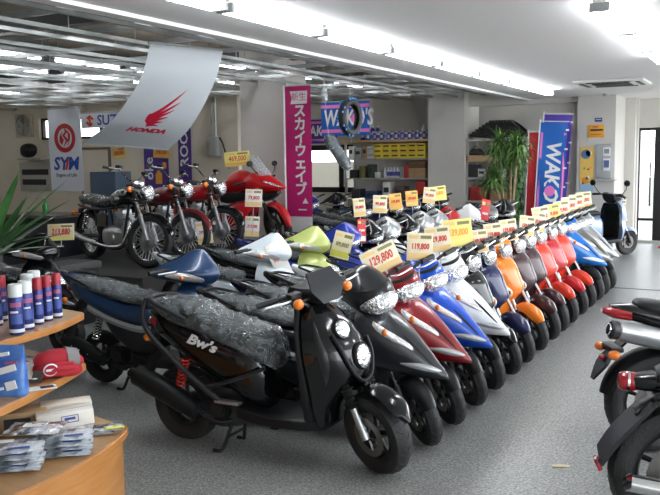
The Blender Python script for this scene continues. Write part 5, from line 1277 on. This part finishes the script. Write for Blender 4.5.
# ------------------------------------------------------------------ display table
DT = thing('display_table', (-3.4, 2.5, 0), 0, 'three tiered beech display table with curved edges', 'display table')
def tier(pts, z, th, name='tier_shelf', base=False):
    P = smooth_path([(x+3.4, y-2.5, 0) for x, y in pts[:-3]], 6) + [V((x+3.4, y-2.5, 0)) for x, y in pts[-3:]]
    g = G(); g.loft([[p+V((0, 0, z-th)) for p in P], [p+V((0, 0, z-.004)) for p in P], [p*.995+V((0, 0, z)) for p in P]]); o = obj(name, g, WOOD, DT, ang=30)
    g = G(); g.loft([[p*.985+V((0, 0, z-.001)) for p in P], [p*.985+V((0, 0, z+.002)) for p in P]]); obj('top_veneer', g, WOODTOP, o); return o
Z3, Z2, Z1 = .88, .66, .45
tier([(-3.30, 1.5), (-3.24, 2.2), (-3.245, 2.65), (-3.28, 2.96), (-3.34, 3.16), (-3.42, 3.34), (-3.45, 3.36), (-4.4, 3.50), (-4.4, 1.5)], Z3, .035)
tier([(-3.0, 1.5), (-2.94, 2.1), (-2.96, 2.4), (-3.05, 2.73), (-3.12, 2.94), (-3.20, 3.12), (-3.23, 3.14), (-4.3, 3.3), (-4.3, 1.5)], Z2, .035)
tier([(-2.62, 1.5), (-2.54, 2.1), (-2.55, 2.45), (-2.60, 2.66), (-2.66, 2.82), (-2.71, 2.90), (-2.74, 2.91), (-4.2, 3.12), (-4.2, 1.5)], Z1, .035, 'base_shelf')
P = [(-2.64, 1.5), (-2.56, 2.1), (-2.57, 2.45), (-2.62, 2.66), (-2.68, 2.81), (-2.73, 2.88), (-2.76, 2.89), (-4.2, 3.10), (-4.2, 1.5)]
g = G(); g.loft([[V((x+3.4, y-2.5, z)) for x, y in P] for z in (0, Z1-.035)]); obj('base_panel', g, WOOD, DT, ang=30)
for x, y in ((-3.50, 2.62), (-3.5, 1.7), (-4.0, 2.9)):
    g = G(); g.box((x+3.4, y-2.5, (Z1+Z3)/2-.02), (.12, .06, Z3-Z1-.04), M.Rotation(R(20), 3, 'Z')); obj('upright', g, WOOD, DT)
CANB = pmat('can_blue', (.025, .04, .20), .3, .3); CANW = pmat('can_band_white', (.70, .72, .76), .35); CAPR = pmat('cap_red', (.40, .015, .03), .35); CAPWH = pmat('cap_offwhite', (.72, .76, .76), .4); CANP = pmat('can_label_pink', (.38, .10, .20), .4); CANL = pmat('can_label_blue', (.06, .10, .36), .35)
def can(h, r_, cap, loc, label, group, rz=0):
    t = thing('spray_can', loc, rz, label, 'spray can', group); hc = h*.76
    g = G(); g.lathe([(r_*.92, 0), (r_, .006), (r_, hc-.012), (r_*.9, hc)], (0, 0, 0), (0, 0, 1), 24); b = obj('body', g, CANB, t)
    g = G(); g.lathe([(r_*.93, hc-.002), (r_*.93, h-.010), (r_*.85, h), (r_*.3, h+.001)], (0, 0, 0), (0, 0, 1), 24); obj('cap', g, cap, t)
    g = G(); g.lathe([(r_*1.012, h*.05), (r_*1.012, h*.12)], (0, 0, 0), (0, 0, 1), 24, False); obj('white_band', g, CANW, b)
    g = G(); g.lathe([(r_*1.012, h*.22), (r_*1.012, h*.42)], (0, 0, 0), (0, 0, 1), 10, False, R(110)); o = obj('label_panel', g, CANL, b)
    g = G(); g.lathe([(r_*1.012, h*.56), (r_*1.012, h*.65)], (0, 0, 0), (0, 0, 1), 10, False, R(100)); o = obj('pink_panel', g, CANP, b)
    g = G(); g.lathe([(r_*1.015, h*.44), (r_*1.015, h*.48)], (0, 0, 0), (0, 0, 1), 10, False, R(70)); o = obj('lettering_band', g, CANW, b)
    return t
GC = 'spray cans on the top tier'
yaw = R(-110)
rc = can(.25, .0265, CAPR, (-3.405, 3.00, Z3+.002), 'blue spray can with red cap, first of three near the shelf edge', GC, yaw)
dup(rc, (-3.43, 3.085, Z3+.002), yaw+.3, None, 'blue spray can with red cap, middle of three near the shelf edge')
dup(rc, (-3.445, 3.17, Z3+.002), yaw-.3, None, 'blue spray can with red cap, right end of the can group')
wc = can(.255, .0375, CAPWH, (-3.36, 2.88, Z3+.002), 'stout blue spray can with white cap at the front of the group', GC, yaw)
dup(wc, (-3.31, 2.775, Z3+.002), yaw-.4, {'cap': CAPWH}, 'blue spray can with white cap at the left picture edge')
dup(wc, (-3.55, 3.06, Z3+.002), yaw+.5, None, 'blue spray can with white cap standing behind the red capped ones')
dup(wc, (-3.62, 3.17, Z3+.002), yaw+.9, None, 'rearmost white capped spray can behind the red capped ones')
dup(rc, (-3.58, 2.88, Z3+.002), yaw, None, 'blue spray can with red cap behind the stout white capped one')
dup(rc, (-3.66, 2.98, Z3+.002), yaw, None, 'blue spray can with red cap at the back of the can group')
dup(wc, (-3.56, 2.76, Z3+.002), yaw, {'cap': pmat('cap_dark_blue', (.04, .05, .12), .4)}, 'spray can with dark cap at the back left of the group')
# middle tier
PACKB = vary(pmat('detergent_blue', (.04, .14, .48), .3, coat=.4), (.02, .09, .40), (.10, .25, .62), 9)
t = thing('refill_pack', (-3.10, 2.52, Z2+.002), R(25), 'blue and white printed refill pouch standing on the middle tier', 'package')
rows = []
for z, w_, d_ in ((0, .098, .034), (.02, .10, .038), (.08, .10, .036), (.15, .098, .026), (.21, .096, .012), (.238, .096, .004)):
    rows.append([V((p.y, (p.z), z)) for p in sx(0, w_, -d_, d_, 4)])
g = G(); g.loft(rows, k=4); obj('pouch', g, PACKB, t, noise_amp=.003, noise_sc=20)
for i, (x, z, w, h, m_, a) in enumerate(((-.02, .195, .10, .016, INKW, .15), (-.01, .120, .15, .030, INKW, .28), (-.01, .122, .12, .014, CANP, .28), (.04, .055, .05, .04, INKW, .25), (-.03, .035, .07, .012, INKW, .2), (.04, .160, .06, .012, CANP, .1), (-.05, .08, .05, .014, INKW, .3))):
    g = G(); g.box((x, -.040+.13*max(z-.03, 0), z), (w, .012, h), M.Rotation(-a, 3, 'Y')); obj('print', g, m_, t)
def sachet(loc, w, d, h, rz, mat, label, bands=(), tilt=0, group=None, name='package', seedv=1, px=0):
    t = thing(name, loc, rz, label, 'package', group); t.rotation_euler = (px, tilt, rz)
    rows = []
    for i in range(9):
        u = -1+i/4; k = (1-abs(u)**3)
        rows.append([V((u*w/2, y*d/2*(1-.04*math.sin(5*u)), h*.5*(1+s_*max(k*(1-abs(y)**3), .06)))) for s_, ys in ((1, [-1+j/4 for j in range(9)]), (-1, [1-j/4 for j in range(9)])) for y in ys])
    g = G(); g.loft(rows, k=2); b = obj('bag', g, mat, t, noise_amp=min(h*.16, .006), noise_sc=28+seedv)
    for (x, y, ww, dd, m_) in bands:
        g = G(); g.loft([[V((x-ww/2, y-dd/2, h*.98)), V((x-ww/2, y+dd/2, h*.98)), V((x-ww/2, y+dd/2, h*1.02)), V((x-ww/2, y-dd/2, h*1.02))], [V((x+ww/2, y-dd/2, h*.98)), V((x+ww/2, y+dd/2, h*.98)), V((x+ww/2, y+dd/2, h*1.02)), V((x+ww/2, y-dd/2, h*1.02))]]); obj('print', g, m_, t)
    return t
POLY = add_bump(vary(pmat('glossy_packet', (.55, .60, .66), .15, coat=.6), (.18, .20, .23), (.70, .75, .80), 14, 3, .4, .6), 30, .6, .02)
POLY2 = add_bump(vary(pmat('silver_packet', (.5, .53, .56), .18, .3, coat=.6), (.12, .13, .14), (.72, .75, .78), 18, 3, .42, .58), 34, .6, .02)
REDW = add_bump(vary(pmat('red_white_packet', (.7, .6, .55), .18, coat=.6), (.60, .10, .07), (.82, .80, .74), 10, 2, .38, .5), 25, .5, .02)
sachet((-3.26, 2.78, Z2+.002), .20, .26, .05, R(25), REDW, 'crinkled red and white packet behind the red gloves', ((0, .02, .08, .1, INKW),))
sachet((-3.30, 2.72, Z2+.054), .17, .24, .04, R(40), REDW, 'white printed packet lying on the crinkled packets', ((.02, 0, .06, .12, INKW), (-.04, .02, .03, .10, INKR)), seedv=7)
sachet((-3.42, 2.92, Z2+.002), .16, .2, .05, R(10), POLY2, 'clear silvery packet at the back of the middle tier')
# red padded gloves bundle
GLR = add_bump(pmat('red_fabric', (.42, .015, .03), .75), 160, .5, .004)
t = thing('glove_bundle', (-3.15, 2.86, Z2+.002), R(57), 'red padded gloves bundled with a grey band and white emblem', 'gloves')
g = G(); g.loft([sx(-.11, .045, .0, .05), sx(-.08, .075, 0, .085), sx(-.02, .088, 0, .098), sx(.05, .085, 0, .095), sx(.10, .07, 0, .08), sx(.13, .03, .01, .05)], k=4); gb = obj('lower_glove', g, GLR, t, noise_amp=.007, noise_sc=14)
g = G(); g.loft([sx(-.10, .03, .07, .10), sx(-.06, .06, .065, .125), sx(.03, .07, .06, .135), sx(.10, .055, .05, .12), sx(.14, .02, .05, .08)], k=4); obj('upper_glove', g, GLR, t, noise_amp=.006, noise_sc=16)
g = G()
for k in range(4): g.tube([(-.08+.01*k, -.06+.02*k, .05+.02*k), (0.0, -.088+.02*k, .055+.022*k), (.08, -.08+.02*k, .05+.022*k)], .013, 8, 4)
obj('finger_folds', g, GLR, t)
g = G(); g.loft([sx(.055, .075, .04, .142), sx(.115, .062, .035, .128)], k=3); obj('grey_band', g, pmat('grey_strap', (.20, .19, .19), .6), t)
g = G(); g.torus_lathe([(.030, -.004), (.036, 0), (.030, .004)], (-.035, -.088, .055), (0, 1, .3), 24); g.box((-.035, -.092, .055), (.045, .003, .012), M.Rotation(.3, 3, 'X')); obj('white_emblem', g, INKW, t)
g = G(); g.box((-.10, -.095, .032), (.045, .012, .055), M.Rotation(R(18), 3, 'Y')); obj('wrist_strap', g, IRON, t)
t = thing('leaflet', (-3.035, 2.66, Z2+.002), R(55), 'small white printed leaflet before the red gloves', 'leaflet')
g = G(); g.box((0, 0, .003), (.15, .06, .004)); obj('paper', g, INKW, t); g = G(); g.box((.03, 0, .0055), (.06, .04, .001)); obj('print', g, DGREY, t)
# low tier
t = thing('carton', (-2.92, 2.70, Z1+.035), R(50), 'long white printed carton lying on packets of the bottom tier', 'box'); t.rotation_euler = (0, R(-3), R(50))
g = G(); g.box((0, 0, .04), (.26, .105, .075), None, .004); cb = obj('body', g, pmat('carton_white', (.78, .74, .68), .55), t)
g = G(); g.box((0, .0, .0785), (.255, .003, .002)); obj('lid_seam', g, LGREY, cb)
g = G(); g.box((-.1315, 0, .04), (.002, .10, .07)); obj('shaded_end', g, pmat('carton_shadow_grey', (.35, .31, .30), .7), cb)  # grey plate paints the shade of the carton's end onto a closed box
for (x, z, w, h) in ((.02, .06, .075, .003), (.02, .028, .075, .003), (-.018, .044, .003, .035), (.058, .044, .003, .035), (.02, .046, .05, .012)):
    g = G(); g.box((x, -.0535, z), (w, .002, h)); obj('print', g, INKB, cb)
t = carton((.24, .10, .085), pmat('carton_cream', (.70, .65, .56), .6), (-3.02, 2.80, Z1+.03), 'second white carton lying behind the long printed carton', None, 'carton', R(50), lid=False)
t = carton((.22, .14, .11), CARD, (-3.12, 2.62, Z1+.002), 'open brown cardboard box behind the white cartons', None, 'carton', R(45), lid=False)
g = G(); g.box((-.02, -.072, .05), (.12, .004, .07)); obj('opening_shade', g, DBOX, t)  # dark plate stands in for the shaded inside of the box
for i in range(2): sachet((-2.80+.03*i, 2.735+.03*i, Z1+.002+.014*i), .22, .12, .016, R(48), POLY2, ('flat silver packet with dark print under the long white carton', 'flat silver packet on top by the yellow tag')[i], ((-.02, 0, .08, .05, DBOX),), seedv=i)
t = thing('tag', (-2.695, 2.79, Z1+.03), R(50), 'yellow green tag with two white labels at the tier edge', 'tag'); g = G(); g.box((0, 0, .004), (.085, .055, .006), M.Rotation(R(-8), 3, 'X')); obj('card', g, pmat('tag_lime', (.62, .64, .08), .5), t)
for x in (-.02, .02):
    g = G(); g.box((x, -.005, .0085), (.025, .03, .002), M.Rotation(R(-8), 3, 'X')); obj('print', g, INKW, t)
for i in range(4):
    sachet((-2.735-.005*(i % 2), 2.50+.012*(i % 2), Z1+.002+.022*i), .26, .19, .022, R(40+4*(i % 2)), POLY, ('lowest', 'second', 'third', 'topmost')[i]+' glossy packet in the right pile on the bottom tier', ((.05, -.06, .08, .018, INKB), (-.06, .03, .08, .04, INKW)), seedv=i)
for i in range(4):
    sachet((-2.80, 2.28+.01*(i % 2), Z1+.002+.024*i), .26, .20, .024, R(38+5*(i % 2)), POLY, ('lowest', 'second', 'third', 'topmost')[i]+' glossy packet in the left pile on the bottom tier', ((.03, -.06, .09, .02, INKB), (-.05, .04, .10, .04, INKW)), seedv=i+5)
sachet((-2.83, 2.44, Z1+.10), .24, .18, .03, R(30), POLY2, 'crumpled silvery packet lying across both piles', ((0, 0, .1, .05, INKW),), seedv=9)

# ------------------------------------------------------------------ plants
LEAF = vary(pmat('leaf_green', (.04, .13, .03), .35, coat=.2), (.025, .085, .02), (.07, .19, .05), 6)
LEAF2 = vary(pmat('leaf_light_green', (.08, .18, .04), .45), (.05, .12, .025), (.12, .23, .055), 5)
IVY = vary(pmat('ivy_green', (.03, .12, .02), .5), (.015, .07, .012), (.06, .19, .035), 9)
BARK = add_bump(vary(pmat('bark', (.30, .21, .12), .85), (.22, .15, .08), (.38, .28, .17), 14), 40, .5, .01)
POT = pmat('pot_brown', (.10, .06, .04), .5); SOIL = pmat('soil', (.03, .02, .015), .95)
def blade(g, p0, d, L_, w, droop, twist=0, n=7):
    d = V(d).normalized(); s_ = d.cross(V((0, 0, 1))); s_ = s_.normalized() if s_.length > .01 else V((1, 0, 0)); rows = []
    p = V(p0); dd = d.copy()
    for i in range(n+1):
        u = i/n; ww = w*(.35+.65*min(u*4, 1))*(1-u**3); up = s_.cross(dd).normalized()
        rows.append([p-s_*ww, p-up*ww*.28, p+s_*ww, p+up*.001-up*ww*.22])
        p = p+dd*(L_/n); dd = (dd+V((0, 0, -droop/n))).normalized()
    g.loft(rows)
def pot(t, r_, h, z0=0.):
    g = G(); g.lathe([(r_*.72, 0), (r_*.78, .02), (r_, h-.04), (r_*1.06, h-.035), (r_*1.06, h), (r_*.94, h), (r_*.92, h-.03)], (0, 0, z0), (0, 0, 1), 26); p = obj('pot', g, POT, t)
    g = G(); g.lathe([(r_*.93, h-.04), (.01, h-.025)], (0, 0, z0), (0, 0, 1), 20); obj('soil', g, SOIL, p)
# spiky plant at the left edge: stands behind the table
t = thing('spiky_plant', (-5.05, 4.0, 0), 0, 'dark green plant with long sword leaves at the left edge', 'plant')
pot(t, .17, .42); g = G(); g.tube([(0, 0, .38), (.02, .02, .8), (.0, .03, 1.12)], [.035, .028], 10, 5); obj('stem', g, BARK, t)
rp = random.Random(9); g = G()
for az, el, L_, w in ((35, 48, .62, .030), (18, 38, .60, .030), (55, 55, .55, .028), (10, 18, .45, .028), (75, 35, .5, .026), (-15, 30, .5, .026), (-40, 50, .55, .028), (100, 50, .5, .026), (140, 40, .5, .026), (180, 50, .5, .026), (220, 30, .5, .028), (-80, 40, .5, .028), (260, 55, .5, .028), (48, 12, .36, .024), (0, 62, .55, .028), (70, 70, .5, .026), (150, 70, .45, .026), (28, 25, .50, .026), (-60, 10, .4, .026)):
    a, e = R(az), R(el); z = 1.02+rp.uniform(0, .1); blade(g, (0, .03, z), (math.cos(a)*math.cos(e), math.sin(a)*math.cos(e), math.sin(e)), L_*1.3, w*1.7, .30)
o_ = obj('leaves', g, LEAF, t)
# potted tree by the shelving
t = thing('potted_tree', (-3.70, 13.05, 0), 0, 'bushy potted tree with narrow leaves and bare pale stems by the red banner', 'plant')
pot(t, .22, .42); g = G()
crowns = []
for a, ln, tp in ((-25, 1.25, (-.18, 0, 1.86)), (20, 1.15, (.15, -.05, 1.84)), (80, 1.0, (.0, .10, 1.68)), (200, .95, (-.26, -.05, 1.34))):
    g.tube([(.03*math.cos(R(a)), .03*math.sin(R(a)), .38), (tp[0]*.45, tp[1]*.5, .9), tp], [.028, .018], 8, 5); crowns.append(V(tp))
obj('stems', g, BARK, t)
rp = random.Random(2); g = G()
for c in crowns:
    for i in range(230):
        a = rp.uniform(0, 2*PI); e = rp.uniform(-.3, 1.45); d = (math.cos(a)*math.cos(e), math.sin(a)*math.cos(e), math.sin(e))
        blade(g, c+V((rp.uniform(-.06, .06), rp.uniform(-.06, .06), rp.uniform(-.14, .10))), d, rp.uniform(.26, .42), .012, 1.9, n=5)
obj('foliage', g, LEAF2, t)
t = thing('ivy_plant', (-3.80, 13.80, 0), 0, 'dense dark green climbing plant beside the red banner', 'plant')
pot(t, .18, .34); g = G(); g.tube([(0, 0, .30), (.02, 0, .9), (0, 0, 1.65)], .02, 8, 4); obj('stem', g, BARK, t)
g = G()
for i in range(420):
    a = rp.uniform(0, 2*PI); z = rp.uniform(.42, 1.70); r_ = (.16+.05*math.sin(z*5))*rp.uniform(.6, 1.05); p = V((r_*math.cos(a), r_*math.sin(a), z)); n_ = V((math.cos(a), math.sin(a), rp.uniform(-.2, .6))).normalized()
    u = n_.cross(V((0, 0, 1))).normalized(); w = n_.cross(u); s_ = rp.uniform(.025, .045)
    g.loft([[p+(u*x+w*y)*s_+n_*(k-.2*abs(x)*s_) for x, y in ((0, -1.2), (.7, -.5), (.9, .3), (.3, .6), (0, 1.1), (-.3, .6), (-.9, .3), (-.7, -.5))] for k in (0, .002)])
obj('foliage', g, IVY, t, smooth=False)
# ------------------------------------------------------------------ clutter on the left
t = thing('storage_chest', (-6.55, 6.15, 0), 0, 'dark grey ribbed storage chest behind the spray cans', 'chest')
g = G(); g.box((0, 0, .30), (.42, .62, .60), None, .03); obj('body', g, DGREY, t); g = G(); g.box((0, 0, .63), (.45, .66, .08), None, .02); ld = obj('lid', g, add_bump(pmat('chest_lid', (.07, .07, .072), .6), 90, .4, .006), t)
g = G()
for k in range(6): g.tube([(-.16+.065*k, -.28, .672), (-.16+.065*k, .28, .672)], .006, 5)
obj('lid_ribs', g, DGREY, ld)
t = thing('work_cabinet', (-9.15, 8.25, 0), 0, 'dark cabinet with clutter on top behind the left price card', 'cabinet')
g = G(); g.box((0, 0, .48), (1.1, .6, .96), None, .01); obj('body', g, pmat('cabinet_dark', (.02, .022, .03), .5), t); g = G(); g.box((0, 0, .98), (1.16, .66, .04)); obj('top', g, pmat('cabinet_top', (.12, .10, .09), .5), t)
for x in (-.27, .27):
    g = G(); g.box((x, -.31, .47), (.50, .02, .84), None, .004); dd = obj('door', g, pmat('cabinet_door', (.03, .033, .045), .45) if x < 0 else bpy.data.materials['cabinet_door'], t); g = G(); g.box((x*.25, -.33, .6), (.02, .02, .14)); obj('handle', g, ALU, dd)
t = thing('bottle', (-9.05, 8.2, 1.0), 0, 'small green bottle on the dark cabinet', 'bottle'); g = G(); g.lathe([(.04, 0), (.042, .12), (.015, .18), (.015, .22)], (0, 0, 0), (0, 0, 1), 14); obj('body', g, pmat('bottle_green', (.03, .28, .06), .25), t); g = G(); g.lathe([(.018, .215), (.018, .245)], (0, 0, 0), (0, 0, 1), 10); obj('cap', g, INKW, t)
t = thing('office_chair', (-9.9, 6.2, 0), R(-60), 'dark high backed chair behind the spiky plant', 'chair')
g = G(); g.loft([sx(-.05, .22, .95, 1.05, 3), sx(-.04, .25, 1.0, 1.60, 3), sx(.04, .25, 1.0, 1.60, 3), sx(.05, .22, .95, 1.05, 3)][1:3]); obj('backrest', g, SEATM, t)
g = G(); g.box((.25, 0, .80), (.5, .5, .10), None, .03); obj('seat', g, SEATM, t); g = G(); g.tube([(.22, 0, .06), (.22, 0, .76)], .03, 10); obj('column', g, IRON, t)
for i in range(5):
    a = 2*PI*i/5; g = G(); g.tube([(.22, 0, .09), (.22+.28*math.cos(a), .28*math.sin(a), .05), (.22+.29*math.cos(a), .28*math.sin(a), .012)], .02, 8); obj('leg', g, IRON, t)
g = G(); g.tube([(.0, 0, .80), (-.05, 0, .80), (-.06, 0, 1.1)], .025, 8, 3); obj('back_support', g, IRON, t)
# dark jacket and sign at the top left, on the far left wall
t = thing('wall_sign', (-13.9, WY-.02, 1.42), 0, 'pale sign with dark letters on the beige wall behind the spiky plant', 'sign')
g = G(); g.box((0, 0, 0), (.95, .02, .62), None, .004); obj('board', g, pmat('sign_board_grey', (.45, .45, .38), .6), t); line_marks(t, 0, .10, .8, 2, .12, INKK, -.012, 'text_line', 1.8)
t = thing('helmet', (-13.75, WY-.30, 1.98), 0, 'dark helmet like black bundle on the wall shelf at the left edge', 'helmet')
g = G(); g.loft([sx(-.16, .08, -.10, .08), sx(-.10, .14, -.14, .13), sx(.02, .15, -.15, .15), sx(.12, .12, -.10, .12), sx(.17, .05, -.04, .06)], k=4); obj('shell', g, IRON, t); g = G(); g.ell((.09, -.03, .02), (.09, .125, .06)); obj('visor', g, DGREY, t)
g = G(); g.box((-13.75, WY-.16, 1.80), (.7, .32, .03)); setp(obj('wall_shelf', g, STEELW), 'small shelf on the beige wall holding the black helmet', 'shelf')
g = G(); g.loft([sx(-.05, .012, 0, .004), sx(0, .02, 0, .008), sx(.05, .012, 0, .003)], k=3); o_ = obj('scrap', g, pmat('scrap_paper', (.55, .48, .30), .7)); o_.location = (-.95, 4.45, 0.001); o_.rotation_euler = (0, 0, R(25)); setp(o_, 'small crumpled paper scrap on the aisle floor', 'litter')

# ------------------------------------------------------------------ world and camera
w = bpy.data.worlds.new('World'); SC.world = w; w.use_nodes = True
bg = w.node_tree.nodes['Background']; bg.inputs['Color'].default_value = (.90, .95, 1., 1); bg.inputs['Strength'].default_value = WORLD_E
cam = bpy.data.cameras.new('camera'); co = bpy.data.objects.new('camera', cam); COL.objects.link(co)
cam.sensor_width = 36; cam.lens = 806/660*36; cam.clip_end = 100; cam.clip_start = .05
pit = math.atan((247.5-157)/806)
co.matrix_world = M.Translation((0, 0, 1.75)) @ M.Rotation(R(28.4), 4, 'Z') @ M.Rotation(PI/2-pit, 4, 'X') @ M.Rotation(R(-.85), 4, 'Z')
SC.camera = co
vs = SC.view_settings; vs.view_transform = 'Standard'; vs.look = 'None'; vs.gamma = 1; vs.exposure = EXPO; vs.use_curve_mapping = False
